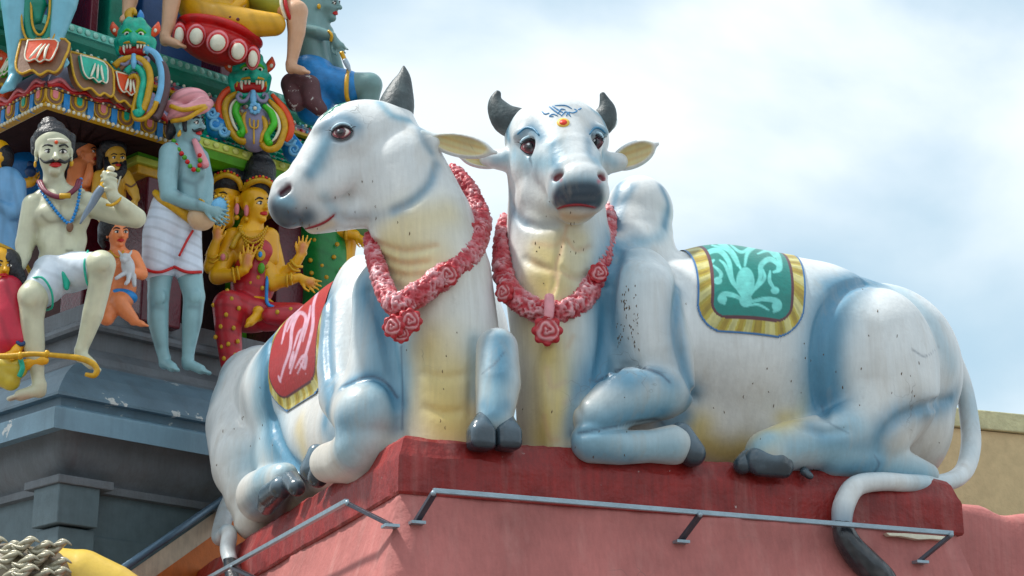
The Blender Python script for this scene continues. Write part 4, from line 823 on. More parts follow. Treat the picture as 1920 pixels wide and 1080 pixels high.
scallop(78, 112, 10.86, .27, .27, M_orange, 2); scallop(168, 146, 11.05, .27, .27, M_teal); scallop(230, 172, 11.25, .22, .24, M_orange); scallop(30, 135, 11.1, .24, .24, M_lime, 1)
# right bay: yellow-green cornice, sloping scale-tiled roof, teal cornice of the next tier
OY = PD(281, 226, 11.55); zY = float(OY[2]); hY = .062
bay = empty('bay_roof', tuple(OY), 'green scale tiled roof with yellow green cornice above the turbaned statue', 'roof')
mould('cornice', OY, 2.6, .45, [(-.5, zY), (-.02, zY), (0, zY - .004), (0, zY - hY), (-.012, zY - hY - .002)], M_ygreen, bay)
mould('cornice_soffit', OY, 2.6, .45, [(-.01, zY - hY), (-.03, zY - hY - .05), (-.10, zY - hY - .075), (-.6, zY - hY - .08)], M_leaf, bay)
for k in range(26):
    P = OY * np.array([1, 1, 0]) + TX * (.05 + k * .075) - TY * .004 + ZU * (zY - hY / 2); mb = MB(); mb.ball(P, (.026, .008, .020), 8, 5, TFR); mb.build('cornice_boss', M_gold if 0 else mat('pale_lime_paint', (.52, .56, .22), var=.15), bay)
zR0 = zY + .02; rise = .36; setb = .30
def roofpt(a, t): return OY * np.array([1, 1, 0]) + TX * a + TY * (.10 + setb * t) + ZU * (zR0 + rise * t ** .9)
mould('roof_slope', OY, 2.5, .4, [(-.10 - setb - .2, zR0 + rise), (-.10 - setb, zR0 + rise - .01), (-.10 - setb * .5, zR0 + rise * .5), (-.10, zR0), (-.05, zR0 - .02)], M_green, bay)
sl = np.array([0, setb, rise]); sl = sl / np.linalg.norm(sl); slN = TY * (-rise) + ZU * setb; slN = slN / np.linalg.norm(slN); slU = TY * sl[1] + ZU * sl[2]
mesh_t = None
for r_ in range(7):
    for c_ in range(36):
        P = roofpt(.03 + (c_ + .5 * (r_ % 2)) * .066, r_ / 7.5 + .05) + slN * .012
        if mesh_t is None:
            w_ = .030; q = [(-w_, .03), (w_, .03), (w_, -.01), (0, -.04), (-w_, -.01)]
            Vt = [TX * x + slU * y_ + slN * (.012 - y_ * .25) for x, y_ in q] + [TX * x + slU * y_ - slN * .01 for x, y_ in q]
            mesh_t = mesh_obj('roof_scale', Vt, [(0, 1, 2, 3, 4)] + [(j, (j + 1) % 5, (j + 1) % 5 + 5, j + 5) for j in range(5)], M_teal, bay, None, False); o = mesh_t; base_m = o.matrix_parent_inverse.copy()
        else: o = mesh_t.copy(); COL.objects.link(o)
        o.location = P
dot_t = None
for r_ in range(7):
    for c_ in range(36):
        P = roofpt(.03 + (c_ + .5 * (r_ % 2)) * .066, r_ / 7.5 + .05) + slN * .028 - slU * .012
        if dot_t is None: mb = MB(); mb.ball((0, 0, 0), (.010, .010, .008), 6, 4); dot_t = mb.build('scale_boss', M_pinkp, bay); o = dot_t
        else: o = dot_t.copy(); COL.objects.link(o)
        o.location = P
zT = zR0 + rise
OGc = OY + TY * (.10 + setb - .06); 
mould('ridge_band', OGc, 2.5, .3, [(-.1, zT + .05), (.0, zT + .05), (.01, zT + .028), (.0, zT + .026)], M_pinkp, bay); mould('ridge_band', OGc, 2.5, .3, [(-.01, zT + .028), (.018, zT + .024), (.018, zT + .004), (-.02, zT)], M_gold, bay); mould('ridge_band', OGc, 2.5, .3, [(-.08, zT + .085), (-.02, zT + .085), (-.015, zT + .052), (-.08, zT + .05)], M_lilac, bay)
# teal cornice carrying the upper figures
PG = PD(140, 44, 11.5); zG = float(PG[2]); OG = PG - TX * 1.3
tier = empty('tier_cornice', tuple(PG), 'teal green cornice with pale dotted edge under the upper figures', 'cornice')
mould('cornice', OG, 3.7, 0, [(-1.6, zG), (-.03, zG), (0, zG - .008), (0, zG - .065), (-.015, zG - .07)], M_lgreen, tier)
mould('cornice', OG, 3.7, 0, [(-.015, zG - .066), (-.02, zG - .11), (-.05, zG - .15), (-.07, zG - .16), (-.05, zG - .175), (-.06, zG - .20), (-.13, zG - .235), (-.16, zG - .33), (-.3, zG - .4)], M_green, tier)
for k in range(40):
    P = OG * np.array([1, 1, 0]) + TX * (1.28 + k * .058) - TY * .003 + ZU * (zG - .036); mb = MB(); mb.ball(P, (.021, .007, .021), 8, 5, TFR); mb.build('cornice_boss', mat('mint_paint', (.34, .60, .52), var=.1), tier)
mould('upper_wall', OG + TY * .75, 2.9, 2.0, [(0, zG + 3), (0, zG - .1)], M_navy, tier)
for dx, w_, m in ((1.2, .28, M_navy), (1.62, .06, M_maroon), (1.78, .10, M_green), (2.06, .16, M_navy), (2.75, .14, M_maroon), (2.92, .05, M_lilac)):
    mb = MB(); mb.box(OG * np.array([1, 1, 0]) + TX * dx + TY * (.42 if dx < 2.7 else .5) + ZU * (zG + .8), np.array([w_ / 2, .12, .8]), TFR); bevel(mb.build('column', m, tier, False), .01)

def bead_row(O, ax, ow, ln, z, r, mats, step, parent, name='bead'):
    src = {}
    for k in range(int(ln / step)):
        P = O * np.array([1, 1, 0]) + ax * (step * (k + .5)) + ow * .012 + ZU * z; m = mats[k % len(mats)]
        if m.name not in src: mb = MB(); mb.ball((0, 0, 0), r, 6, 4); src[m.name] = o = mb.build(name, m, parent)
        else: o = src[m.name].copy(); COL.objects.link(o)
        o.location = P
for ax, ow, ln in ((TX, -TY, CLa), (TY, -TX, CLb)):
    bead_row(OC, ax, ow, ln, zc0 + .006, .012, [M_white], .034, canopy); bead_row(OC, ax, ow, ln, zc1 + .002, .010, [M_gold, M_white], .04, canopy)
bead_row(OGc, TX, -TY, 2.4, zT + .038, .012, [M_white, M_red, M_lblue], .05, bay); bead_row(OGc, TX, -TY, 2.4, zT + .07, .014, [M_lblue, M_pinkp], .07, bay); bead_row(OG + TX * 1.25, TX, -TY, 2.4, zG - .185, .012, [M_lgreen, M_white], .05, tier)
# ------------------------------------------------------------------ painted figures of the tower
class Fig:
    """a statue: control points are (px, py, d, r), d = pixels nearer than the figure's own distance D"""
    def __init__(s, name, D, base, label, cat='statue', vox=.0068, group=None):
        s.D, s.vox = D, vox; s.root = empty(name, tuple(PD(base[0], base[1], D)), label, cat, group); s.P = {}; s.sub = []
    def pt(s, x, y, d=0): return PD(x, y, s.D - d * s.D / FPX)
    def m(s): return s.D / FPX * 1.03
    def c(s, part, pts, k=.02, n=None, op='u'): s.P.setdefault(part, []).append(chain(rowsD(pts, s.D), k, op, n)); return s
    def e(s, part, x, y, d, rx, ry, rd, rot=0, k=.02, op='u'):
        P = s.pt(x, y, d); q = sc(P); s.P.setdefault(part, []).append(ell(P, (rx * q, rd * q, ry * q), roll(rot), k, op)); return s
    def tube(s, name, pts, r, m, parent=None, n=None, seg=7):
        rows = rowsD([(*p, r) if len(p) == 3 else p for p in pts], s.D); mb = MB(); mb.tube([q[:3] for q in rows], [q[3] for q in rows], seg, n or max(6, len(pts) * 4)); return mb.build(name, m, parent or s.root)
    def beads(s, name, pts, r, mats, step):
        q = spline([(*p, 0) for p in pts], 200); acc = 0; last = q[0]; src = {}; i = 0
        for p in q:
            acc += math.dist(p[:2], last[:2]); last = p
            if acc >= step:
                acc = 0; k = i % len(mats); i += 1
                if k not in src: mb = MB(); mb.ball((0, 0, 0), r * s.m(), 7, 5); src[k] = o = mb.build(name, mats[k], s.root)
                else: o = src[k].copy(); COL.objects.link(o)
                o.location = s.pt(*p[:3])
    def ball(s, name, x, y, d, r, m, parent=None):
        mb = MB(); q = s.m(); r = np.ones(3) * r; mb.ball(s.pt(x, y, d), (r[0] * q, r[2] * q, r[1] * q), 12, 8, CF); return mb.build(name, m, parent or s.root)
    def head(s, part, cx, cy, h, yaw=0, d=0, pitch=0, rollz=0, skin=None, feat=True, moust=0, mm=None, lip=(.42, .04, .04), brow=None, beard=False, ears=True):
        """head of half-height h pixels turned by yaw degrees, with nose, brow, cheeks, ears, eyes, brows, lips"""
        Rm = Matrix.Rotation(math.radians(rollz), 3, 'Y') @ Matrix.Rotation(math.radians(yaw), 3, 'Z') @ Matrix.Rotation(math.radians(-pitch), 3, 'X')
        Rm = np.array(Rm)       # local: x right, y away from the viewer, z up
        def L(u, v, w): q = Rm @ np.array([u, -w, v]); return (cx + q[0] * h, cy - q[2] * h, d - q[1] * h)
        W = CF @ Rm
        def E(u, v, w, ru, rv, rw, k=.2, p=part):
            P = s.pt(*L(u, v, w)); q = sc(P) * h; s.P.setdefault(p, []).append(ell(P, (ru * q, rw * q, rv * q), W, k * q, 'u'))
        def Ch(l, k=.12, p=part, n=None): s.c(p, [(*L(u, v, w), r * h) for u, v, w, r in l], k * h * s.m(), n)
        E(0, .27, -.14, .74, .74, .86); E(0, -.25, .08, .58, .74, .66, .3); E(0, -.80, .44, .22, .18, .22, .3)
        for sg in (-1, 1):
            E(sg * .36, -.18, .38, .24, .22, .24, .25); E(sg * .11, -.27, .72, .10, .08, .12, .08)
            if ears: E(sg * .72, -.05, -.05, .08, .24, .16, .06); E(sg * .72, -.3, -.0, .07, .12, .09, .06)
        Ch([(0, .14, .66, .09), (0, -.05, .76, .10), (0, -.24, .90, .12)], .14); Ch([(-.46, .15, .52, .09), (0, .15, .66, .09), (.46, .15, .52, .09)], .2)
        Ch([(0, -.6, -.08, .40), (0, -1.25, -.16, .43)], .2)
        s._L = L
        if not feat: return s
        R = s.root
        def T(name, l, m, n=8):
            rows = rowsD([(*L(u, v, w), r * h) for u, v, w, r in l], s.D); mb = MB(); mb.tube([q[:3] for q in rows], [q[3] for q in rows], 7, n); return mb.build(name, m, R)
        mlip = mat('lip_%s' % (lip,), lip, rough=.35, var=.1, bump=0); mw = mat('eye_white', (.72, .70, .66), rough=.3, var=0, bump=0); mk = mat('ink_black', (.008, .008, .01), rough=.4, var=0, bump=0)
        mb = MB()
        for vv, rr in ((-.47, .062), (-.56, .075)):
            rows = rowsD([(*L(u, vv + abs(u) * .12 * (1 if vv < -.5 else -.3), w), rr * h * k) for u, w, k in ((-.24, .56, .4), (-.1, .66, .95), (0, .68, .9), (.1, .66, .95), (.24, .56, .4))], s.D); mb.tube([q[:3] for q in rows], [q[3] for q in rows], 7, 9)
        mb.build('lips', mlip, R)
        for sg in (-1, 1):
            mb = MB(); q = h * s.m(); mb.ball(s.pt(*L(sg * .29, .01, .665)), (.17 * q, .10 * q, .095 * q), 10, 7, W); ey = mb.build('eye', mw, R)
            mb = MB(); mb.ball(s.pt(*L(sg * .29, .01, .725)), (.075 * q, .05 * q, .082 * q), 8, 6, W); mb.build('iris', mk, ey)
            T('eyelid', [(sg * .48, -.01, .60, .02), (sg * .39, .085, .715, .035), (sg * .27, .105, .745, .035), (sg * .10, -.01, .69, .02)], mk)
            T('eyebrow', [(sg * .54, .19, .60, .025), (sg * .37, .30, .71, .045), (sg * .13, .24, .79, .04)], brow or mk)
        if moust: T('moustache', [(-.30 - .32 * moust, -.33 + .10 * moust, .48, .02), (-.42, -.42, .58, .06), (-.14, -.34, .76, .085), (0, -.32, .78, .05), (.14, -.34, .76, .085), (.42, -.42, .58, .06), (.30 + .32 * moust, -.33 + .10 * moust, .48, .02)], mm or mk, 22)
        return s
    def hand(s, part, x, y, d, ang, L, curl=.15, thumb=1, spread=1.0, face=1):
        """palm, four fingers of unequal length and a thumb; ang = pointing direction in the picture, degrees, 0 = right, 90 = up"""
        a = math.radians(ang); ux, uy = math.cos(a), -math.sin(a); vx, vy = -uy, ux
        s.c(part, [(x, y, d, L * .16), (x + ux * L * .45, y + uy * L * .45, d, L * .22)], .006); s.c(part, [(x + ux * L * .2 + vx * L * .1, y + uy * L * .2 + vy * L * .1, d, L * .15), (x + ux * L * .5 - vx * L * .12, y + uy * L * .5 - vy * L * .12, d, L * .15)], .008)
        for k, ln in zip((-1.5, -.5, .5, 1.5), (.40, .50, .53, .44)):
            o = k * L * .115; sp = k * .07 * spread * L; bx, by = x + ux * L * .5 + vx * o * thumb * -1, y + uy * L * .5 + vy * o * thumb * -1
            l1 = ln * L * .55 * (1 - curl * .5); l2 = ln * L * .5 * (1 - curl)
            m_ = (bx + ux * l1 + vx * sp * -.5 * thumb, by + uy * l1 + vy * sp * -.5 * thumb, d + curl * L * .3 * face); t = (m_[0] + ux * l2 * (1 - curl) + vx * sp * -.5 * thumb, m_[1] + uy * l2 * (1 - curl) + vy * sp * -.5 * thumb, m_[2] + curl * L * .25 * face)
            s.c(part, [(bx, by, d, L * .065), (*m_, L * .058), (*t, L * .045)], .002)
        s.c(part, [(x + ux * L * .18 + vx * L * .16 * thumb, y + uy * L * .18 + vy * L * .16 * thumb, d, L * .085), (x + ux * L * .42 + vx * L * .32 * thumb, y + uy * L * .42 + vy * L * .32 * thumb, d + L * .08, L * .065), (x + ux * L * .62 + vx * L * .34 * thumb, y + uy * L * .62 + vy * L * .34 * thumb, d + L * .1, L * .05)], .006)
        return s
    def foot(s, part, ax, ay, d, tx, ty, td, r):
        """ankle to toes, five toes fanned at the end"""
        s.c(part, [(ax, ay, d, r), (ax, ay + r * .8, d - r * .3, r * .95)], .01)
        v = np.array([tx - ax, ty - ay, td - d], float); b = np.array([ax, ay + r * .6, d]); e_ = np.array([tx, ty, td], float); m_ = b + (e_ - b) * .62
        s.c(part, [(*b, r * .85), (*m_, r * .78)], .012); L = np.linalg.norm(v[:2]) + 1e-6
        side = np.array([-v[1] / L * .3, .0, .9]) if abs(v[0]) > abs(v[1]) * .5 else np.array([1, 0, 0.])
        for k, (o, ln, rr) in enumerate(((-.62, 1.0, .36), (-.22, .97, .27), (.1, .92, .25), (.4, .86, .23), (.68, .78, .22))):
            s.c(part, [(*(m_ + side * o * r * .75), r * (rr + .08)), (*(b + (e_ - b) * ln + side * o * r * .95), r * rr)], .005)
        return s
    def build(s, mats, painter=None, strokes=None):
        for part, pr in s.P.items():
            V, F = sdf_mesh(pr, s.vox); m = mats[part]
            if isinstance(m, tuple):
                C = np.tile(np.array(vivid(m, 1.2), float), (len(V), 1)); n = vnoise(V, 6, 3)[:, None]; C = C * (.86 + .24 * n)
                if strokes and part == 'body': paint(V, vnormals(V, F), C, bvh(V, F), strokes)
                if painter and part in painter: C = painter[part](V, vnormals(V, F), C)
                mesh_obj(part, V, F, M_skin, s.root, C)
            else: mesh_obj(part, V, F, m, s.root)
        return s
M_skin = mat('figure_enamel', rough=.38, var=.08, scale=16, bump=.08, attr=True, streak=.04, dirt=.10, coat=.1)
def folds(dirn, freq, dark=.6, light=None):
    """pleats drawn in colour alone: darker wavy bands across the cloth"""
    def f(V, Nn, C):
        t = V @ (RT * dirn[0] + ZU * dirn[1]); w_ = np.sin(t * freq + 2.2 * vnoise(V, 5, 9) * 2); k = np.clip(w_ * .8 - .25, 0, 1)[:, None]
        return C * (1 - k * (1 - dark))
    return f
def pleat(V, F, dirn, freq, amp): n = vnormals(V, F); t = V @ (RT * dirn[0] + ZU * dirn[1]); return V + n * (np.sin(t * freq + 4 * vnoise(V, 5, 9)) * amp)[:, None]
M_hair = mat('black_hair_paint', (.012, .013, .017), rough=.32, var=.3, scale=40, bump=.6, bscale=45)
M_cloth = mat('white_cloth_paint', (.62, .67, .74), rough=.45, var=.12, scale=9, bump=.15)
M_skinw = lambda n, c: mat(n, c, rough=.38, var=.12, scale=14, bump=.08)
CREAMSK = (.53, .53, .40); BLUESK = (.23, .37, .40); GOLDSK = (.72, .40, .07); SALMON = (.74, .26, .13)
GB = mat('gold_bangle', (.55, .33, .06), rough=.3, var=.2, metal=.2)

# ---- moustached man seated under the canopy, curved knife raised
f = Fig('seated_man_statue', 10.72, (110, 660), 'seated moustached cream statue in white shorts raising a curved knife', vox=.0062)
B = 'body'
f.head(B, 101, 285, 46, 6, 14, 0, 0, moust=1.15)
f.c(B, [(104, 350, 0, 22), (112, 372, -2, 34)], .03); f.e(B, 113, 408, 0, 56, 46, 34, 0, .04); f.e(B, 116, 450, 2, 47, 44, 31, 0, .04); f.e(B, 118, 490, 2, 47, 34, 32, 0, .04)
f.e(B, 90, 405, 24, 26, 20, 12, 0, .03); f.e(B, 140, 402, 24, 26, 20, 12, 0, .03); f.c(B, [(80, 372, -4, 18), (145, 368, -4, 18)], .04); f.e(B, 116, 462, 26, 28, 24, 12, 0, .05)
f.c(B, [(64, 386, 2, 23), (52, 440, 6, 20), (47, 458, 10, 18)], .025); f.c(B, [(47, 455, 10, 17), (44, 478, 20, 15), (38, 498, 28, 11)], .02); f.hand(B, 36, 497, 28, 188, 44, .1, -1)
f.c(B, [(162, 382, 2, 23), (210, 400, 14, 20), (254, 410, 24, 18)], .025); f.c(B, [(256, 408, 24, 18), (235, 390, 40, 16), (212, 368, 52, 11)], .02)
f.c(B, [(212, 370, 52, 11), (206, 345, 54, 12), (204, 335, 54, 11)], .01)
for k in range(4): f.c(B, [(216, 328 + k * 9, 56, 4.6), (206, 326 + k * 9, 64, 5), (192, 330 + k * 9, 58, 4.4)], .003)
f.c(B, [(212, 352, 60, 6), (200, 338, 66, 5.5), (196, 324, 62, 5)], .004)
f.c(B, [(130, 512, 10, 36), (165, 505, 40, 30), (188, 498, 62, 27)], .03); f.c(B, [(190, 496, 62, 27), (186, 540, 56, 21), (174, 590, 48, 20), (160, 635, 42, 14), (152, 656, 40, 12)], .02); f.foot(B, 152, 658, 40, 184, 694, 52, 13)
f.c(B, [(100, 520, 10, 36), (78, 540, 44, 32), (62, 556, 66, 28)], .03); f.c(B, [(62, 556, 66, 28), (60, 600, 62, 22), (64, 650, 56, 20), (70, 700, 50, 13), (73, 722, 48, 12)], .02); f.foot(B, 74, 722, 48, 16, 748, 58, 14)
f.e(B, 58, 556, 88, 15, 17, 8, 0, .03); f.e(B, 192, 492, 86, 15, 16, 8, 0, .03)
f.c('shorts', [(132, 510, 8, 40), (158, 506, 34, 35), (172, 503, 48, 31)], .02); f.c('shorts', [(100, 516, 8, 40), (86, 534, 34, 37), (76, 545, 50, 33)], .02); f.e('shorts', 117, 503, 2, 54, 30, 38, 0, .02)
f.c('loincloth', [(110, 488, 32, 7), (122, 500, 36, 14), (124, 516, 42, 11), (125, 540, 44, 5)], .015); f.c('loincloth', [(136, 488, 32, 7), (124, 505, 38, 10)], .015)
f.e('hair', 100, 262, 4, 38, 27, 40, 0, .01); f.e('hair', 97, 240, 2, 26, 14, 26, 0, .008); f.e('hair', 93, 230, 2, 16, 11, 16, 0, .006); f.c('hair', [(66, 262, 0, 9), (65, 285, 4, 7)], .01); f.c('hair', [(134, 258, 0, 9), (134, 284, 4, 6)], .01); f.e('hair', 101, 285, 40, 34, 20, 24, 0, .004, 's')
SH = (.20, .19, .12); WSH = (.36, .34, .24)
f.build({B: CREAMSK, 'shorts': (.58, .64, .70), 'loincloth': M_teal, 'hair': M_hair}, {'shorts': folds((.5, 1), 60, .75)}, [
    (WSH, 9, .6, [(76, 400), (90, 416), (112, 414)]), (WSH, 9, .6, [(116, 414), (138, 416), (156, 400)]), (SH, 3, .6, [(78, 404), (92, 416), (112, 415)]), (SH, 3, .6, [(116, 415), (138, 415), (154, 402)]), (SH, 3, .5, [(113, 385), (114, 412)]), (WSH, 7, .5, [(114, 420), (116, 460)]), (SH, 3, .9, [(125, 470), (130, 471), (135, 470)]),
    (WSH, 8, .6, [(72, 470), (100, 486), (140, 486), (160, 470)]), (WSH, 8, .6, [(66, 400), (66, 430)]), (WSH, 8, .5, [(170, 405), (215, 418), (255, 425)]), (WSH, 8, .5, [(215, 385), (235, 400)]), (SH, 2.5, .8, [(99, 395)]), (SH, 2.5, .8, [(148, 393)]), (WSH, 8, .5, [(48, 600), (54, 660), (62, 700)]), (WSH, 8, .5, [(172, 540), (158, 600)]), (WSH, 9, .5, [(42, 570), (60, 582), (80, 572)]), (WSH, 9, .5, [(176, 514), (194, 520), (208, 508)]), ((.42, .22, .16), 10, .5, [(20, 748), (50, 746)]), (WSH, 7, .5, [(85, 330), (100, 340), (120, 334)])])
L_ = f._L
f.c('x', [(0, 0, 0, 1)]); f.P.pop('x')
f.tube('forehead_band', [(*L_(-.55, .42, .46), 2), (*L_(-.25, .46, .66), 5), (*L_(.25, .46, .66), 5), (*L_(.55, .42, .46), 2)], 5, M_white); f.ball('forehead_dot', *L_(.02, .40, .76), 3.6, M_orange)
for r_, dx in ((4, 0), (4, -6)): f.tube('collar_necklace', [(76 + dx * .7, 340, 16), (84 + dx * .5, 356, 34), (100, 366 - dx * .3, 42), (120, 368 - dx * .3, 44), (140 - dx * .5, 354, 36), (147 - dx * .7, 338, 18)], r_, mat('plum_paint', (.13, .02, .04), var=.2), n=20)
f.tube('amulet', [(112, 368, 50), (132, 367, 50)], 5.5, M_gold)
f.beads('bead_necklace', [(70, 340, 12), (80, 362, 32), (96, 384, 38), (112, 404, 40), (124, 416, 40), (132, 418, 40), (142, 396, 40), (148, 370, 36), (152, 336, 16)], 3.6, [M_blue], 6)
f.ball('pendant', 131, 426, 40, (7, 10, 5), M_brown)
f.ball('earring', 66, 308, 12, (3, 7, 3), GB); f.ball('earring', 134, 306, 8, (4, 7, 3), GB)
f.tube('bracelet', [(200, 384, 60), (212, 384, 66), (226, 372, 56), (222, 366, 44)], 3, GB); f.tube('hem', [(165, 470, 60), (158, 495, 80), (163, 530, 66), (172, 538, 50)], 2.2, M_teal); f.tube('hem', [(52, 525, 66), (78, 520, 88), (96, 545, 80), (98, 575, 60), (86, 582, 40)], 2.2, M_teal)
k_ = Fig('curved_knife', 10.72, (190, 360), 'grey curved knife with gilt handle in the raised hand of the moustached statue', 'knife')
k_.tube('blade', [(192, 352, 60, 8), (182, 366, 60, 8.5), (172, 384, 60, 7), (160, 402, 60, 5), (150, 420, 60, 1.5)], 5, mat('blade_grey', (.17, .21, .26), rough=.3, var=.2)); k_.tube('handle', [(189, 358, 58), (197, 340, 56), (205, 322, 56)], 6.5, GB); k_.ball('pommel', 208, 317, 56, (8, 6, 7), M_white)

# ---- turbaned man standing, bowl in hands
f = Fig('standing_man_statue', 11.35, (340, 695), 'standing blue grey statue in pink turban and white loincloth holding a bowl', vox=.0066)
f.head(B, 352, 232, 37, 62, 6, 4, 0, moust=.55, beard=False)
f.c(B, [(345, 262, 0, 18), (340, 285, 0, 26)], .03); f.c(B, [(344, 298, -4, 31), (354, 330, -2, 33), (356, 375, 0, 30), (340, 418, 0, 34)], .04); f.e(B, 364, 320, 16, 22, 20, 12, 10, .03); f.c(B, [(322, 284, 0, 18), (362, 284, -14, 20)], .04)
f.c(B, [(320, 288, 22, 22), (314, 330, 38, 19), (316, 366, 46, 16)], .014); f.c(B, [(316, 366, 46, 16), (350, 380, 62, 13), (382, 388, 78, 9)], .008); f.hand(B, 384, 389, 80, -24, 48, .12, 1, .8)
f.c(B, [(374, 296, -14, 18), (386, 340, -14, 15), (386, 384, 4, 13), (398, 402, 30, 10)], .02); f.hand(B, 396, 404, 34, -18, 38, .2, 1, .8)
f.c(B, [(304, 450, 6, 32), (301, 505, 10, 25), (297, 556, 14, 20)], .03); f.c(B, [(297, 556, 14, 20), (296, 600, 10, 20), (303, 650, 6, 13), (308, 672, 6, 11)], .02); f.foot(B, 309, 672, 6, 332, 694, 30, 12)
f.c(B, [(344, 450, -4, 32), (354, 508, 2, 25), (364, 556, 6, 20)], .03); f.c(B, [(364, 556, 6, 20), (360, 600, 2, 19), (354, 650, -4, 13), (352, 674, -4, 11)], .02); f.foot(B, 352, 674, -4, 392, 700, 14, 12)
f.e(B, 299, 557, 32, 12, 14, 6, 0, .02); f.e(B, 366, 555, 24, 12, 14, 6, 0, .02)
f.c('loincloth', [(322, 392, 2, 40), (314, 425, 6, 42)], .03); f.c('loincloth', [(304, 440, 8, 37), (299, 478, 12, 33), (297, 504, 12, 31)], .02); f.c('loincloth', [(342, 430, 0, 36), (348, 470, 2, 31), (353, 505, 4, 28)], .02)
f.c('sash', [(292, 362, 26, 7), (308, 376, 40, 10), (335, 392, 44, 11), (360, 412, 34, 10)], .01, 14)
f.e('turban', 355, 190, 2, 38, 24, 36, -8, .01); f.c('turban', [(320, 200, 20, 13), (345, 208, 34, 13), (380, 202, 30, 11), (392, 194, 6, 9)], .006, 14); f.c('turban', [(322, 218, 22, 9), (345, 210, 36, 11), (378, 190, 30, 10)], .005, 14)
f.c('hair', [(326, 232, 6, 12), (320, 248, 4, 10), (318, 256, 0, 7)], .008); f.e('hair', 338, 218, 0, 20, 18, 24, 0, .01); f.c('hair', [(346, 226, 30, 6), (347, 244, 30, 4)], .006)
M_turb = mat('pink_turban_paint', (.62, .30, .33), rough=.45, var=.15, scale=12)
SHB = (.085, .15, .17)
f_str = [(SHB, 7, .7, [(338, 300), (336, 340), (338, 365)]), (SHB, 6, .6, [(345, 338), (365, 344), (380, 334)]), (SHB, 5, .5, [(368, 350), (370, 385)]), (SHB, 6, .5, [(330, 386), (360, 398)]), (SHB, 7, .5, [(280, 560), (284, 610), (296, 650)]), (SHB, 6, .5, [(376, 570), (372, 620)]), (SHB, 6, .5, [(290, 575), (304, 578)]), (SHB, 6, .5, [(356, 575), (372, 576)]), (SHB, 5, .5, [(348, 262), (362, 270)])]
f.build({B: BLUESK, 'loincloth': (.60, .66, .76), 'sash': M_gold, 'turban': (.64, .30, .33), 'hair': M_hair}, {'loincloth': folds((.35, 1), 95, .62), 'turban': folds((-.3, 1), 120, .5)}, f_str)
for pts in ([(320, 199, 36), (345, 206, 50), (378, 200, 42), (393, 196, 14)], [(322, 227, 30), (350, 222, 48), (380, 204, 40), (392, 200, 20)]): f.tube('turban_band', pts, 4.6, M_gold, n=18)
f.tube('hem', [(268, 498, 26), (280, 508, 42), (302, 510, 48), (324, 502, 34)], 3, M_red, n=14); f.tube('hem', [(326, 500, 24), (350, 510, 34), (378, 510, 18)], 3, M_red, n=14); f.tube('cloth_stripe', [(362, 432, 36), (350, 452, 38), (336, 480, 40)], 2.4, M_red)
f.beads('bead_necklace', [(322, 256, 22), (332, 276, 32), (348, 298, 42), (360, 316, 44), (372, 318, 40), (375, 296, 36), (372, 276, 22)], 5, [M_leaf, M_red], 9)
f.tube('scarf', [(364, 262, 20, 5), (374, 285, 26, 8), (384, 308, 28, 9), (387, 314, 28, 5)], 6, mat('pink_turban_paint')); f.tube('bracelet', [(374, 374, 54), (382, 380, 66), (378, 398, 62), (370, 402, 50)], 2.6, GB); f.tube('earring', [(338, 244, 36, 1.5), (336, 252, 36, 4), (333, 256, 36, 1.5)], 3, GB)
b_ = Fig('begging_bowl', 11.3, (380, 415), 'round pinkish yellow bowl held by the turbaned statue', 'bowl'); b_.e('bowl', 378, 408, 30, 27, 25, 24); b_.e('bowl', 378, 384, 30, 20, 8, 18, 0, .01, 's'); b_.build({'bowl': (.58, .42, .28)})
b_ = Fig('studded_dish', 11.3, (413, 390), 'blue dish with studded rim held in the turbaned statue\'s hand', 'dish'); b_.e('dish', 412, 388, 48, 17, 20, 12, 12); b_.build({'dish': M_lblue}); b_.beads('stud', [(398, 372, 56), (412, 366, 56), (426, 376, 56), (428, 394, 56), (420, 408, 56), (404, 410, 56), (394, 398, 56)], 3.4, [M_gold], 7)

# ---- goddess with two faces and four arms, in yellow and red
f = Fig('goddess_statue', 12.15, (450, 670), 'seated golden goddess statue with paired faces in yellow blouse and red sari', vox=.007)
f.head(B, 424, 372, 34, -38, -6, 4); f.head(B, 480, 384, 36, 40, 8, 6)
for cx_, cy_, tl in ((428, 312, -4), (487, 322, 3)):
    f.e('hair', cx_, cy_, -2, 31, 36, 34, tl, .01); f.e('hair', cx_ - 2, cy_ + 28, -8, 38, 32, 36, 0, .01)
f.e('hair', 487, 294, 0, 20, 16, 20, 0, .008); f.e('hair', 424, 376, 32, 29, 34, 26, 0, .004, 's'); f.e('hair', 482, 388, 46, 31, 36, 28, 0, .004, 's')
f.c(B, [(470, 420, 0, 20), (468, 440, 0, 30)], .03); f.e(B, 470, 470, 0, 42, 44, 30, 0, .04); f.e(B, 474, 530, 0, 38, 44, 30, 0, .04); f.e(B, 470, 585, 0, 52, 34, 40, 0, .04)
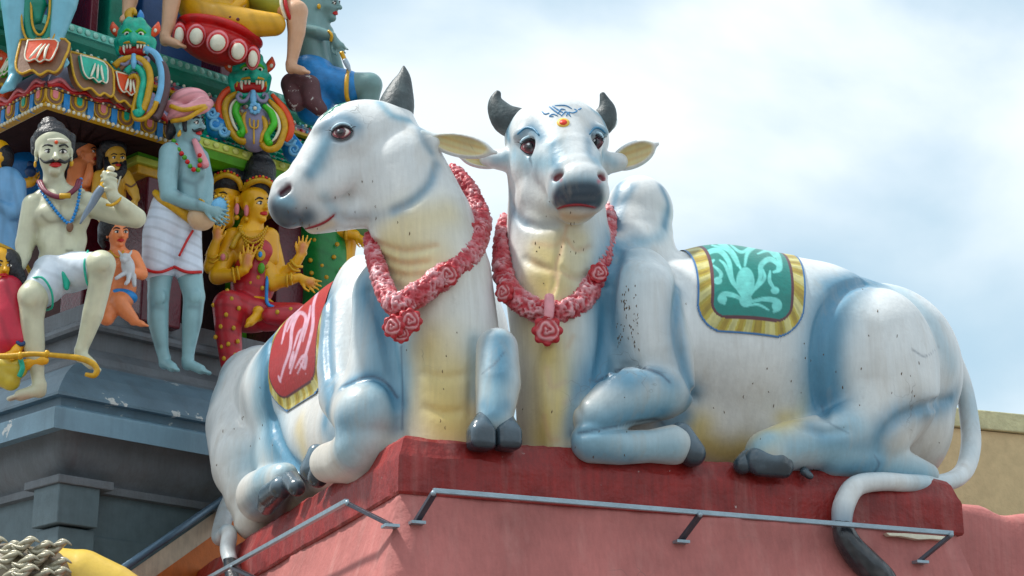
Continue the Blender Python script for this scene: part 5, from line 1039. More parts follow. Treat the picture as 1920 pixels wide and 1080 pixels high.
# arms
f.c(B, [(436, 448, 0, 18), (404, 482, 10, 16), (396, 500, 16, 15)], .02); f.c(B, [(398, 498, 16, 15), (398, 476, 32, 12), (404, 456, 40, 9)], .015); f.hand(B, 405, 456, 42, 80, 42, .05, 1)
f.c(B, [(440, 455, 6, 18), (420, 495, 20, 16), (408, 518, 26, 16)], .02); f.c(B, [(408, 518, 26, 16), (436, 516, 42, 12), (458, 506, 52, 9)], .015); f.hand(B, 460, 506, 54, 78, 48, .03, -1)
f.c(B, [(506, 448, 0, 17), (520, 500, 0, 15), (528, 520, 4, 14)], .02); f.c(B, [(528, 520, 4, 14), (550, 500, 20, 11), (562, 482, 26, 9)], .015); f.hand(B, 564, 482, 28, 78, 42, .1, -1)
f.c(B, [(500, 460, 4, 17), (502, 510, 14, 16), (512, 532, 18, 15)], .02); f.c(B, [(512, 530, 18, 14), (545, 524, 30, 11), (562, 520, 34, 8)], .015); f.hand(B, 562, 520, 34, -28, 44, .1, 1)
f.foot(B, 484, 584, 50, 460, 612, 70, 11)
f.e('blouse', 470, 462, 2, 45, 36, 34, 0, .03); f.c('blouse', [(438, 448, 2, 22), (424, 478, 12, 20)], .02); f.c('blouse', [(504, 446, 2, 20), (506, 490, 8, 19)], .02)
f.e('sari', 482, 476, 14, 33, 33, 27, -20, .03); f.e('sari', 476, 506, 8, 37, 36, 30, 0, .03); f.e('sari', 474, 535, 2, 42, 46, 33, 0, .03); f.e('sari', 468, 590, 4, 58, 34, 44, 0, .03)
f.c('sari', [(450, 580, 20, 34), (430, 574, 48, 30)], .02); f.c('sari', [(428, 574, 50, 30), (428, 620, 44, 25), (434, 680, 36, 21)], .02); f.c('sari', [(500, 594, 16, 28), (556, 592, 40, 25), (506, 592, 56, 16)], .02)
f.build({B: GOLDSK, 'hair': M_hair, 'blouse': (.66, .35, .02), 'sari': (.40, .035, .045)}, {'sari': folds((.25, 1), 85, .6)}, [((.60, .14, .10), 9, .7, [(407, 442), (408, 430)]), ((.60, .14, .10), 9, .7, [(464, 492), (466, 478)]), ((.60, .14, .10), 9, .7, [(566, 470), (568, 458)]), ((.60, .14, .10), 8, .6, [(580, 528), (590, 534)]), ((.45, .16, .04), 8, .5, [(404, 525), (440, 528)]), ((.45, .16, .04), 8, .5, [(510, 545), (545, 536)])])
for pts in ([(394, 350, 12), (402, 336, 26), (424, 328, 34), (446, 338, 28), (454, 356, 14)], [(456, 356, 16), (468, 344, 34), (488, 338, 40), (506, 344, 32), (514, 356, 16)]): f.tube('tiara', pts, 5.5, M_gold, n=20); f.beads('tiara_bead', [(x, y - 7, d) for x, y, d in pts], 3.2, [M_gold, M_red], 6)
for off in (0, 8, 16, 25): f.beads('necklace', [(448 + off * .2, 420, 22), (452 + off * .3, 436 + off * .7, 38), (470, 446 + off * 1.2, 44), (488, 440 + off * 1.1, 44), (502 - off * .2, 424 + off * .3, 26)], 2.8, [M_gold], 4)
f.ball('pendant', 488, 478, 46, (10, 12, 5), M_gold); f.ball('pendant', 488, 477, 51, (4, 6, 3), M_blue); f.ball('pendant', 490, 503, 44, (7, 11, 5), M_leaf)
for q in (((388, 486, 30), (398, 492, 36), (410, 486, 34)), ((386, 478, 32), (398, 484, 40), (409, 478, 38)), ((436, 502, 56), (438, 516, 60), (440, 530, 52)), ((444, 500, 58), (446, 512, 62), (448, 524, 54)), ((540, 494, 32), (550, 506, 38), (562, 508, 30)), ((545, 488, 34), (555, 499, 40), (567, 500, 32)), ((538, 514, 42), (538, 526, 46), (538, 538, 38)), ((546, 512, 44), (546, 523, 48), (546, 534, 40))): f.tube('bangle', q, 2.8, GB, n=8)
f.ball('armlet', 418, 482, 34, (11, 12, 5), M_gold); f.ball('armlet', 418, 482, 38, (5, 7, 4), M_pinkp); f.tube('sari_border', [(434, 466, 38), (444, 446, 36), (456, 436, 30)], 6, M_gold); f.tube('sari_border', [(502, 512, 26), (500, 545, 36), (502, 570, 44), (520, 578, 46)], 3.5, M_blue)
for x, y, d in ((444, 392, 28), (462, 395, 28)): f.ball('earring', x, y, d, (5, 12, 4), M_pinkp); f.ball('earring', x, y + 16, d, (5, 5, 4), GB)
for x, y, d in ((400, 572, 66), (448, 578, 74), (404, 632, 58), (446, 640, 62), (420, 672, 56), (426, 545, 66), (520, 585, 72), (545, 580, 64), (470, 530, 34), (455, 510, 34), (500, 500, 30), (412, 560, 70), (434, 560, 78), (424, 590, 76), (438, 615, 70), (414, 612, 68), (428, 645, 66), (440, 665, 56), (416, 650, 58), (472, 500, 34), (492, 540, 32), (462, 556, 36), (484, 520, 34)): f.ball('sari_flower', x, y, d, (4, 4.6, 3), M_gold)

# ---- boy holding a lamb
f = Fig('boy_statue', 11.15, (235, 610), 'small salmon boy statue in blue shorts hugging a white lamb', vox=.0062)
f.head(B, 220, 436, 29, 22, 6, 2); f.c(B, [(222, 465, 0, 13), (224, 478, 0, 22)], .02); f.e(B, 226, 505, 0, 31, 34, 24, 0, .03); f.e(B, 230, 540, 0, 26, 24, 22, 0, .03)
f.c(B, [(200, 484, 4, 14), (190, 510, 8, 12), (196, 526, 14, 11)], .015); f.c(B, [(250, 482, 4, 14), (264, 508, 12, 12), (266, 514, 16, 11)], .015); f.c(B, [(266, 514, 16, 11), (248, 510, 30, 9), (234, 500, 36, 7)], .012); f.hand(B, 238, 500, 36, 150, 28, .15, 1)
f.c(B, [(216, 560, 6, 20), (204, 585, 26, 18), (200, 596, 30, 15)], .02); f.c(B, [(232, 562, 6, 19), (224, 568, 28, 18), (238, 586, 30, 14), (250, 598, 28, 10)], .015, 10); f.foot(B, 250, 597, 28, 276, 611, 34, 8)
f.e('shorts', 230, 556, 2, 28, 15, 26, 6, .01); f.e('hair', 212, 428, -2, 28, 26, 30, 0, .01); f.c('hair', [(192, 430, 0, 9), (190, 452, 0, 7), (194, 462, 0, 5)], .01); f.e('hair', 226, 442, 34, 24, 24, 22, 0, .004, 's')
f.build({B: SALMON, 'shorts': M_blue, 'hair': M_hair}); f.tube('necklace', [(206, 470, 18), (216, 480, 26), (224, 482, 27), (232, 470, 22)], 1.8, GB)
l_ = Fig('lamb_figure', 11.1, (236, 520), 'small white lamb held in the arms of the boy statue', 'animal figure', .006); l_.e('body', 240, 500, 20, 13, 22, 12, -12, .01); l_.e('body', 235, 484, 28, 11, 10, 10, 0, .008); l_.e('body', 231, 488, 36, 6, 5, 6, 0, .006); l_.c('body', [(226, 476, 26, 3), (222, 470, 24, 2)], .004); l_.c('body', [(244, 476, 24, 3), (247, 470, 22, 2)], .004)
l_.c('body', [(234, 512, 26, 5), (224, 518, 34, 4), (218, 522, 36, 4)], .006); l_.c('body', [(242, 516, 26, 5), (240, 528, 32, 4), (236, 532, 34, 4)], .006); l_.c('body', [(250, 515, 14, 6), (252, 535, 14, 4)], .008); l_.build({'body': (.50, .52, .54)})
# ---- crowd in the shade of the canopy
f = Fig('pot_bearer_statue', 11.75, (50, 400), 'golden faced statue in a blue shirt holding a round pot, under the canopy', vox=.0075)
f.head(B, 53, 253, 30, 8, 0); f.e('hair', 50, 238, -6, 27, 24, 30, 0, .01); f.e('hair', 54, 262, 26, 24, 24, 20, 0, .004, 's'); f.e('shirt', 48, 325, -4, 40, 46, 26, 0, .02); f.c('shirt', [(52, 285, -4, 18), (48, 310, -4, 30)], .03); f.c('shirt', [(24, 310, 0, 15), (30, 345, 12, 14)], .02)
f.c(B, [(34, 345, 16, 11), (58, 342, 26, 9)], .01); f.hand(B, 58, 345, 28, 75, 34, .3, 1); f.build({B: GOLDSK, 'hair': M_hair, 'shirt': mat('royal_blue_paint', (.03, .14, .36), rough=.4, var=.2)})
b_ = Fig('round_pot', 11.7, (57, 325), 'small dark blue pot in the hand of the blue shirted statue', 'pot', .007); b_.e('pot', 57, 322, 30, 11, 10, 11); b_.c('pot', [(57, 313, 30, 6), (57, 308, 30, 7)], .004); b_.build({'pot': M_navy})
f = Fig('blue_robed_statue', 11.2, (15, 520), 'light blue robed statue with crossed arms at the left picture edge', vox=.0075)
f.e('robe', 12, 345, 0, 32, 34, 26, 0, .02); f.c('robe', [(8, 370, 0, 32), (4, 430, 0, 30), (6, 500, 0, 34)], .03); f.c('robe', [(34, 345, 6, 15), (36, 385, 14, 14), (24, 400, 22, 13)], .02); f.c('robe', [(24, 400, 22, 13), (-4, 385, 32, 11)], .02); f.head(B, -4, 292, 30, -20, 0, feat=False); f.e('hair', 6, 296, -6, 20, 28, 26, 0, .01)
f.build({'robe': (.17, .34, .55), B: GOLDSK, 'hair': M_hair}, {'robe': folds((1, .2), 70, .65)})
f = Fig('praying_woman_statue', 11.6, (150, 400), 'salmon skinned statue with long black hair and joined palms', vox=.007)
f.head(B, 163, 286, 26, 66, 0, 6); f.c(B, [(150, 315, 0, 20), (146, 350, 0, 24), (146, 400, 0, 26)], .03); f.c(B, [(136, 322, 8, 10), (142, 350, 18, 9), (160, 340, 26, 7)], .012); f.c(B, [(160, 345, 26, 7), (165, 325, 26, 6), (167, 306, 26, 3)], .006); f.c(B, [(164, 345, 22, 7), (170, 325, 24, 6), (171, 308, 24, 3)], .006)
f.e('hair', 156, 270, -4, 25, 24, 26, 0, .01); f.c('hair', [(142, 275, -4, 16), (136, 310, -6, 12), (134, 340, -6, 9)], .02); f.e('hair', 178, 292, 4, 20, 24, 26, 0, .004, 's'); f.build({B: SALMON, 'hair': M_hair})
f = Fig('bearded_sage_statue', 11.55, (210, 400), 'black bearded golden statue with beaded arm, right of the moustached seated one', vox=.0065)
f.head(B, 217, 296, 26, 16, 4, 0, moust=.2); f.c(B, [(212, 330, -2, 24), (208, 360, -2, 28), (208, 400, -2, 28)], .03); f.c(B, [(234, 330, 0, 13), (246, 350, 6, 11), (250, 358, 10, 10)], .015); f.c(B, [(250, 358, 10, 10), (256, 372, 18, 7)], .01); f.hand(B, 256, 372, 18, -110, 26, .3, 1); f.c(B, [(186, 332, 0, 13), (182, 362, 6, 11)], .015)
f.c('beard', [(200, 300, 12, 7), (204, 318, 16, 9), (216, 332, 14, 11), (230, 320, 14, 8), (233, 304, 10, 5)], .01, 14); f.c('beard', [(214, 326, 14, 10), (210, 350, 16, 8), (208, 366, 16, 4)], .01); f.e('hair', 212, 278, -4, 26, 22, 26, 0, .01); f.c('hair', [(190, 285, -4, 10), (188, 315, -4, 8)], .01); f.e('hair', 220, 300, 24, 22, 20, 18, 0, .004, 's')
f.e('hair', 214, 262, -4, 12, 8, 12, 0, .006)
f.build({B: (.60, .36, .10), 'beard': M_hair, 'hair': M_hair}); f.tube('armband', [(236, 345, 14), (246, 350, 20), (255, 344, 14)], 1.8, M_brown); f.tube('sacred_thread', [(228, 325, 18), (220, 350, 26), (214, 375, 26)], 2, M_white)
f = Fig('archer_statue', 10.6, (20, 720), 'kneeling archer statue in a red tunic at the left edge', vox=.007)
f.c('tunic', [(14, 545, 0, 30), (18, 590, 4, 34), (20, 640, 4, 34)], .03); f.c('tunic', [(30, 560, 6, 18), (42, 610, 12, 15), (40, 638, 18, 13)], .02); f.head(B, 0, 498, 34, 20, 0, feat=True); f.c(B, [(6, 530, 0, 18), (18, 600, 0, 22), (18, 680, 6, 18), (40, 688, 14, 12)], .02); f.c(B, [(24, 565, 4, 14), (40, 612, 10, 11), (40, 640, 18, 10)], .02); f.e('hair', 16, 500, -8, 26, 34, 28, 0, .01); f.c('hair', [(34, 515, -8, 14), (44, 530, -8, 8)], .01); f.e('hair', -6, 505, 24, 24, 28, 20, 0, .004, 's')
f.c(B, [(40, 640, 18, 10), (30, 658, 26, 10)], .01); f.hand(B, 34, 655, 28, 215, 34, .55, -1)
f.c('trousers', [(10, 690, 6, 24), (34, 692, 16, 18)], .02); f.c('trousers', [(0, 700, 6, 24), (20, 715, 10, 18)], .02); f.c(B, [(40, 688, 16, 12), (60, 680, 18, 10), (84, 676, 18, 8)], .012); f.build({'tunic': (.42, .025, .05), B: GOLDSK, 'hair': M_hair, 'trousers': (.55, .44, .10)}, {'tunic': folds((.8, .4), 70, .6)})
f.tube('hem', [(38, 672, 34), (42, 690, 38), (36, 706, 32)], 5, M_teal); f.tube('cuff', [(26, 636, 26), (40, 646, 32), (54, 636, 20)], 4, M_navy)
b_ = Fig('bow', 10.45, (90, 670), 'gilt archery bow curving past the feet of the seated statue', 'bow', .006); b_.tube('limb', [(-20, 668, 0, 5), (20, 668, 0, 6), (60, 664, 0, 5), (110, 667, 0, 5), (150, 672, 0, 6), (174, 682, 0, 6), (182, 694, 0, 6), (176, 704, 0, 5.5), (160, 702, 0, 4)], 5, M_gold, n=44); b_.ball('grip', 38, 667, 0, (6, 8, 7), GB); b_.ball('grip', 88, 664, 0, (6, 8, 7), GB)
f = Fig('ringed_bow', 10.75, (40, 520), 'thin gilt hoop rising behind the seated statue\'s hand', 'hoop', .006); f.tube('hoop', [(-10, 455, 0), (22, 470, 0), (44, 490, 0), (58, 515, 0), (62, 545, 0)], 4, M_gold, n=20)
f = Fig('green_sari_statue', 13.0, (600, 540), 'golden statue in a green sari with gold flowers, behind the left bull\'s chin', vox=.009)
f.c('sari', [(600, 440, 0, 46), (606, 480, 0, 48), (610, 530, 0, 46), (610, 600, 0, 50)], .03); f.c(B, [(556, 430, 6, 15), (600, 428, 20, 14), (640, 434, 24, 12), (665, 440, 24, 10)], .02); f.c(B, [(640, 400, -4, 18), (655, 450, 0, 15), (648, 500, 4, 14)], .02); f.hand(B, 666, 440, 24, -40, 36, .2, 1); f.head(B, 600, 380, 34, 10, 0)
f.build({'sari': (.01, .19, .05), B: GOLDSK}, {'sari': folds((.3, 1), 60, .7)}); f.tube('bangle', [(648, 424, 34), (648, 437, 38), (648, 450, 32)], 4, GB)
for x, y in ((590, 450), (605, 468), (632, 458), (582, 488), (604, 498), (626, 482), (584, 512), (612, 520), (640, 505)): f.ball('sari_flower', x, y, 47, (4.5, 4.5, 3), M_gold)
# ---- upper tier
f = Fig('blue_giant_statue', 10.95, (60, 150), 'pale blue legs of a statue with green sash standing on the canopy', vox=.0075)
BG = (.20, .44, .54)
f.c(B, [(28, -60, 0, 34), (30, 20, 4, 26), (32, 80, 4, 20), (30, 132, 4, 13)], .03); f.foot(B, 29, 134, 4, 12, 172, 26, 14); f.c(B, [(128, -60, 0, 34), (120, 10, 10, 24), (108, 60, 14, 16), (104, 80, 14, 13)], .03); f.foot(B, 105, 82, 14, 122, 126, 34, 15); f.c(B, [(28, -60, 0, 34), (78, -110, 0, 44), (128, -60, 0, 34)], .03)
f.c('sash', [(48, -30, 6, 14), (52, 30, 12, 11), (60, 72, 16, 10), (76, 82, 18, 9), (92, 62, 16, 10), (102, 10, 12, 12), (104, -30, 8, 14)], .01, 30); f.c('sash', [(60, -30, 4, 22), (70, 10, 10, 18), (70, 36, 12, 10)], .02); f.build({B: BG, 'sash': M_green})
f.tube('sash_edge', [(58, -10, 24), (60, 40, 26), (68, 62, 28), (80, 62, 28), (92, 30, 26), (94, -10, 24)], 2.4, M_gold, n=24); f.tube('sash_edge', [(38, 10, 22), (44, 60, 26), (60, 84, 30), (80, 92, 30), (100, 72, 28), (114, 20, 24)], 2.4, M_gold, n=24)
f = Fig('side_scroll', 11.3, (5, 180), 'orange coiled scroll ornament left of the canopy', 'ornament'); f.tube('coil', [(-5, 100, 0, 10), (12, 120, 0, 14), (16, 150, 4, 15), (10, 178, 4, 13), (4, 200, 0, 16), (-4, 230, 0, 14)], 12, M_orange, n=24)
for k in range(7): f.ball('coil_bead', 2 + 8 * math.sin(k * .9), 110 + k * 16, 17, 3, M_white)
f = Fig('standing_attendant_statue', 11.75, (318, 80), 'bare flesh coloured legs of a statue on the teal cornice', vox=.0075)
FLESH = (.58, .36, .24)
f.c(B, [(322, -60, 0, 24), (322, 0, 2, 17), (316, 45, 2, 13), (310, 66, 2, 10)], .02); f.foot(B, 310, 68, 2, 346, 88, 14, 11); f.c(B, [(246, -60, -6, 22), (244, 0, -4, 15), (240, 24, -4, 11)], .02); f.foot(B, 240, 24, -4, 226, 40, 8, 10); f.c(B, [(322, -60, 0, 24), (285, -110, 0, 34), (246, -60, -6, 22)], .03); f.build({B: FLESH})
f = Fig('lotus_seat', 11.9, (405, 120), 'red and white lotus pedestal under the yellow robed statue', 'pedestal', .008)
f.e('core', 405, 84, 0, 76, 34, 60, 16, .02); f.e('core', 412, 62, 0, 84, 18, 66, 14, .02); f.build({'core': M_red})
for k, (x, y, w_) in enumerate(((336, 64, 15), (368, 66, 21), (408, 78, 24), (446, 94, 21), (474, 108, 15))):
    d = 74 - abs(k - 2) * 17
    for a, m_, dd in ((1.0, M_red, 0), (.92, M_pinkp, 6), (.78, M_red, 11), (.64, M_white, 16)):
        pe = Fig.__new__(Fig); f.ball('lotus_petal', x, y + (1 - a) * 6, d + dd, (w_ * a, 27 * a, 9), m_)
f = Fig('yellow_robed_statue', 11.95, (430, 70), 'cross legged statue in a yellow robe on the lotus pedestal', vox=.008)
f.c('robe', [(352, -10, -6, 30), (368, 22, 10, 30), (410, 34, 36, 30), (470, 44, 44, 27), (514, 46, 40, 22)], .03); f.c('robe', [(400, -30, 0, 55), (420, 10, 0, 48)], .04); f.c(B, [(450, -30, 20, 14), (452, 2, 36, 12), (440, 14, 46, 9)], .015); f.hand(B, 442, 12, 46, 200, 30, .2, 1); f.build({'robe': (.60, .34, .03), B: GOLDSK}, {'robe': folds((.9, .5), 55, .72)})
for x, y, d in ((385, 24, 54), (402, 20, 62), (446, 36, 72), (501, 42, 62), (432, 32, 68)): f.ball('robe_flower', x, y, d, (3.4, 3.4, 2.5), M_maroon)
f = Fig('seated_devotee_statue', 12.0, (545, 130), 'bare shinned statue in olive shorts seated beside the yellow robe', vox=.0075)
f.c(B, [(500, 0, 0, 26), (540, 14, 30, 23), (556, 22, 40, 21)], .02); f.c(B, [(556, 22, 40, 21), (556, 60, 36, 17), (550, 100, 30, 12), (546, 120, 28, 10)], .02); f.foot(B, 546, 120, 28, 578, 136, 40, 11); f.c('shorts', [(490, -10, -4, 38), (520, 4, 16, 32), (540, 10, 28, 26)], .02); f.build({B: FLESH, 'shorts': (.30, .32, .08)}); f.tube('hem', [(534, -18, 50), (536, 10, 62), (544, 34, 54), (552, 42, 40)], 3.5, M_red, n=14); f.tube('hem', [(526, -18, 48), (528, 10, 60), (536, 36, 52)], 3.5, M_white, n=14)
f = Fig('blue_shorts_man_statue', 12.3, (620, 190), 'grey blue statue in bright blue shorts with a knife, against the sky', vox=.0085)
f.c(B, [(574, -20, -6, 36), (578, 50, 0, 33), (586, 90, 4, 29), (592, 122, 4, 30)], .04); f.head(B, 608, 6, 36, 70, 0); f.c(B, [(556, 0, 14, 20), (566, 52, 24, 16)], .02); f.c(B, [(564, 56, 24, 15), (596, 62, 34, 13), (622, 68, 38, 9)], .02); f.hand(B, 624, 70, 38, -58, 44, .35, 1); f.c(B, [(612, 60, -10, 14), (630, 120, -8, 12), (640, 140, -4, 9)], .02)
f.c(B, [(600, 150, 4, 30), (650, 162, 20, 27), (692, 160, 28, 24)], .02); f.c(B, [(694, 160, 28, 23), (690, 200, 16, 18), (680, 260, 6, 14)], .02); f.c('shorts', [(586, 138, 2, 40), (600, 160, 8, 40)], .03); f.c('shorts', [(600, 156, 8, 38), (650, 164, 20, 33)], .02); f.c('shorts', [(590, 150, 0, 38), (590, 200, 6, 36)], .03); f.build({B: (.17, .28, .28), 'shorts': M_blue}, {})
f.tube('hem', [(654, 130, 36), (650, 150, 56), (650, 180, 54), (656, 198, 30)], 4.5, M_gold, n=14); f.tube('bracelet', [(616, 58, 46), (622, 66, 50), (620, 78, 46)], 3, GB); f.ball('earring', 598, 12, 34, (4, 6, 3), GB)
k_ = Fig('short_knife', 12.25, (648, 120), 'pale short knife hanging from the grey blue statue\'s hand', 'knife'); k_.tube('blade', [(646, 112, 44, 5), (652, 124, 44, 5), (657, 136, 44, 1)], 4, mat('steel_pale', (.35, .42, .48), rough=.3)); k_.tube('handle', [(640, 98, 44), (646, 112, 44)], 4.5, GB)
f = Fig('rock_base', 12.1, (570, 190), 'flaking brown rock under the seated devotee\'s foot', 'rock', .008); f.c('rock', [(556, 150, 20, 14), (580, 160, 24, 20), (586, 190, 20, 18), (600, 205, 16, 14)], .02); f.c('rock', [(548, 158, 4, 22), (556, 190, 8, 20)], .03); f.build({'rock': mat('brown_rock_paint', (.08, .035, .04), rough=.6, var=.3, chips=((.5, .5, .48), .60, 14))})
# ---- horned lion masks crowning the roof gables
def mask(cx, cy, s, D, yaw, label):
    f = Fig('lion_mask', D, (cx, cy + 60 * s), label, 'ornament', vox=.0065); cyaw, syaw = math.cos(math.radians(yaw)), math.sin(math.radians(yaw))
    def q(u, v, w): return (cx + s * (u * cyaw + w * syaw), cy + s * v, s * (w * cyaw - u * syaw))
    def C_(p, l, k=.02, n=None, op='u'): f.c(p, [(*q(u, v, w), r * s) for u, v, w, r in l], k, n, op)
    C_('face', [(-16, -12, 0, 24), (16, -12, 0, 24)]); C_('face', [(0, -20, 0, 30), (0, 14, -6, 34)], .03); C_('face', [(-24, 4, 16, 15), (0, -4, 30, 12), (24, 4, 16, 15)], .02, 10); C_('face', [(0, -10, 30, 10), (0, 0, 40, 9)], .01)
    for sg in (-1, 1):
        C_('face', [(sg * 16, -22, 20, 11), (sg * 17, -38, 18, 9), (sg * 12, -46, 16, 7)], .01); C_('face', [(sg * 34, 4, 6, 13), (sg * 32, 26, 4, 11)], .02)
    C_('face', [(-22, 36, 18, 9), (0, 42, 24, 8), (22, 36, 18, 9)], .01, 8); C_('face', [(-17, 22, 34, 13), (0, 20, 42, 12), (17, 22, 34, 13)], .012, 8, 's'); C_('face', [(-18, 24, 24, 12), (18, 24, 24, 12)], .012, None, 's')
    C_('mouth', [(-22, 22, 10, 14), (22, 22, 10, 14)], .01); f.build({'face': M_teal, 'mouth': M_red})
    def tb(n, l, m, k=14): rows = [(*q(u, v, w), r * s) for u, v, w, r in l]; return f.tube(n, rows, 1, m, n=k)
    for sg in (-1, 1):
        e_ = f.ball('eye', *q(sg * 15, -14, 30), (7.5 * s, 6 * s, 5 * s), M_white); f.ball('pupil', *q(sg * 15, -14, 34.5), 3.2 * s, M_dark, e_)
        tb('eyebrow', [(sg * 4, -17, 34, 2.4), (sg * 14, -24, 33, 3.2), (sg * 26, -16, 26, 2)], M_lime, 8); tb('ear', [(sg * 34, -8, 6, 5), (sg * 46, -24, 2, 10), (sg * 50, -40, -2, 2)], M_orange, 8); f.ball('ear_bead', *q(sg * 45, -22, 12), (4 * s, 5 * s, 3 * s), M_white)
        for u in (8, 15): tb('tooth', [(sg * u, 9, 36 - u * .4, 3.2), (sg * u, 17, 36 - u * .4, 2)], M_white, 4)
        tb('fang', [(sg * 22, 6, 24, 4), (sg * 23, 20, 26, 3), (sg * 21, 28, 26, .6)], M_white, 6)
        tb('whisker_scroll', [(sg * 4, 34, 30, 3.6), (sg * 14, 50, 32, 4.4), (sg * 26, 52, 30, 4.4), (sg * 32, 42, 28, 4), (sg * 26, 36, 28, 3), (sg * 22, 42, 28, 2)], M_lilac, 22)
        tb('lip', [(0, 2, 42, 2.4), (sg * 14, 4, 36, 2.6), (sg * 28, 8, 24, 2.6), (sg * 32, 22, 20, 2)], M_gold, 12)
    tb('crest', [(-8, -36, 14, 6), (-14, -56, 10, 10), (-4, -66, 8, 7), (2, -56, 10, 4)], M_gold, 14); tb('crest', [(10, -34, 16, 4), (13, -52, 14, 8), (12, -66, 10, 2)], M_blue, 10); tb('tongue', [(0, 30, 34, 5), (0, 48, 36, 7), (0, 62, 34, 4)], M_lblue, 10)
    return f, tb
f, tb = mask(467, 143, .9, 12.0, 14, 'green lion mask with open red mouth over the trident gable, right of the turban')
for k in range(8): a = k * math.pi / 4; f.ball('rosette_petal', 478 + 8 * math.cos(a), 203 + 8 * math.sin(a), 34, (4.5, 4.5, 3), M_lblue)
f.ball('rosette_petal', 478, 203, 37, 4, M_white)
g_ = Fig('gable_arch', 12.0, (478, 270), 'horseshoe gable of red, gold and green scrolls framing a gold trident', 'ornament', .007)
def arch(pathL, r, m, d, nm='scroll', mx=478, tilt=.3):
    for sg in (0, 1):
        pts = [((2 * mx - x) if sg else x, y + (tilt * 2 * (mx - x) if sg else 0), d, r * (.55 if i in (0, len(pathL) - 1) else 1)) for i, (x, y) in enumerate(pathL)]
        g_.tube(nm, pts, r, m, n=34)
arch([(446, 158), (424, 172), (411, 192), (412, 212), (420, 230)], 7, M_orange, 10); arch([(452, 172), (430, 184), (422, 204), (427, 228), (436, 250), (452, 264), (464, 262), (460, 250)], 7, M_gold, 14); arch([(440, 180), (428, 206), (434, 232), (446, 252)], 5, M_brown, 12)
arch([(462, 188), (447, 194), (442, 210), (450, 228), (456, 242), (452, 252), (446, 246)], 7, M_lime, 20); arch([(472, 208), (460, 216), (458, 230), (464, 246), (468, 262)], 5.5, M_gold, 20); arch([(456, 182), (438, 192), (432, 210), (438, 232), (446, 246)], 3, M_white, 20, 'bead_edge')
g_.c('panel', [(478, 225, 2, 26), (478, 262, 2, 24)], .01); g_.build({'panel': M_lilac})
g_.tube('trident', [(476, 225, 30), (476, 270, 30)], 1.8, M_gold); g_.tube('trident', [(468, 222, 30), (469, 236, 30), (476, 240, 30), (483, 238, 30), (484, 225, 30)], 1.8, M_gold, n=16)
def swirl(f, x, y, d, r, m, turns=1.6, ph=0, w=4, flip=1):
    f.tube('swirl', [(x + flip * r * (1 - t * .85) * math.cos(ph + t * turns * 6.28), y + r * (1 - t * .85) * math.sin(ph + t * turns * 6.28), d, w * (1 - .5 * t)) for t in np.linspace(0, 1, 18)], w, m, n=40)
w_ = Fig('wave_scroll', 12.0, (400, 245), 'blue wave scrolls left of the trident gable', 'ornament', .007); w_.c('backing', [(398, 215, -4, 14), (410, 240, -4, 24)], .02); w_.build({'backing': M_blue})
for x, y, r in ((398, 212, 11), (404, 232, 12), (420, 246, 10)): swirl(w_, x, y, 18, r, M_lblue)
w_ = Fig('wave_scroll', 12.2, (545, 285), 'blue wave scrolls right of the trident gable', 'ornament', .007); w_.c('backing', [(540, 262, -4, 16), (552, 285, -4, 22)], .02); w_.build({'backing': M_blue})
for x, y, r in ((542, 262, 11), (552, 280, 12)): swirl(w_, x, y, 18, r, M_lblue)
f, tb = mask(254, 76, .86, 11.3, -6, 'green lion mask with blue crest at the corner of the canopy')
g_ = Fig('gable_arch', 11.3, (265, 220), 'half horseshoe gable of blue, gold and jade scrolls at the canopy end', 'ornament', .007)
for pts, r, m in (([(272, 92), (292, 104), (303, 130), (303, 165), (294, 195)], 8, M_lblue), ([(214, 124), (232, 112), (258, 110), (276, 124), (282, 150), (276, 185), (268, 208)], 7, M_gold), ([(284, 100), (308, 130), (310, 170), (298, 210), (290, 222)], 9, mat('umber_paint', (.07, .04, .045), var=.2)), ([(236, 136), (248, 126), (262, 130), (270, 150), (266, 172), (262, 195), (266, 208), (258, 214), (254, 206)], 7, M_teal), ([(242, 148), (252, 142), (260, 152), (256, 180), (250, 205), (254, 222), (272, 222), (288, 205), (294, 190)], 5, M_gold), ([(250, 118), (270, 128), (276, 150), (272, 180)], 3, M_white), ([(226, 130), (240, 120), (256, 120)], 5, M_brown)):
    g_.tube('scroll', [(x, y, 20 + 3 * i) for i, (x, y) in enumerate(pts)], r, m, n=34)
f, tb = mask(592, 172, .62, 12.45, 55, 'small green lion mask turned sideways near the left bull\'s brow')

# ---- lion statue at the lower left corner
f = Fig('lion_statue', 9.2, (90, 1110), 'yellow lion statue with curled silver mane at the lower left corner', vox=.009)
f.c(B, [(90, 1100, 0, 76), (150, 1092, 0, 62), (205, 1112, 0, 56), (260, 1150, 0, 56)], .04); f.c(B, [(40, 1140, 0, 90)], .04); f.c('mane', [(20, 1110, 34, 92), (70, 1106, 30, 80)], .04)
f.build({B: (.66, .48, .14), 'mane': (.16, .13, .085)})
M_mane = mat('mane_paint', (.34, .32, .25), rough=.3, var=.3, scale=30, bump=.2, metal=.15)
for i in range(15):
    x0 = -24 + (i % 5) * 30; y0 = 1020 + (i // 5) * 26 + (i % 2) * 8 + max(0, x0 - 70) * .2; dd = 104 + i // 5 * 14 - abs(x0 - 40) * .3
    for j in range(4):
        a = j * 1.57
        f.tube('mane_lock', [(x0 - 14 + 52 * t, y0 + 9 * math.sin(t * 5.5 + .4) + 7 * math.sin(a + t * 5) * math.sin(math.pi * min(1, t + .15)), dd + 6 * math.cos(a + t * 5), .8 + 4.6 * math.sin(math.pi * (t * .92 + .04))) for t in np.linspace(0, 1, 9)], 3, M_mane, n=20, seg=6)
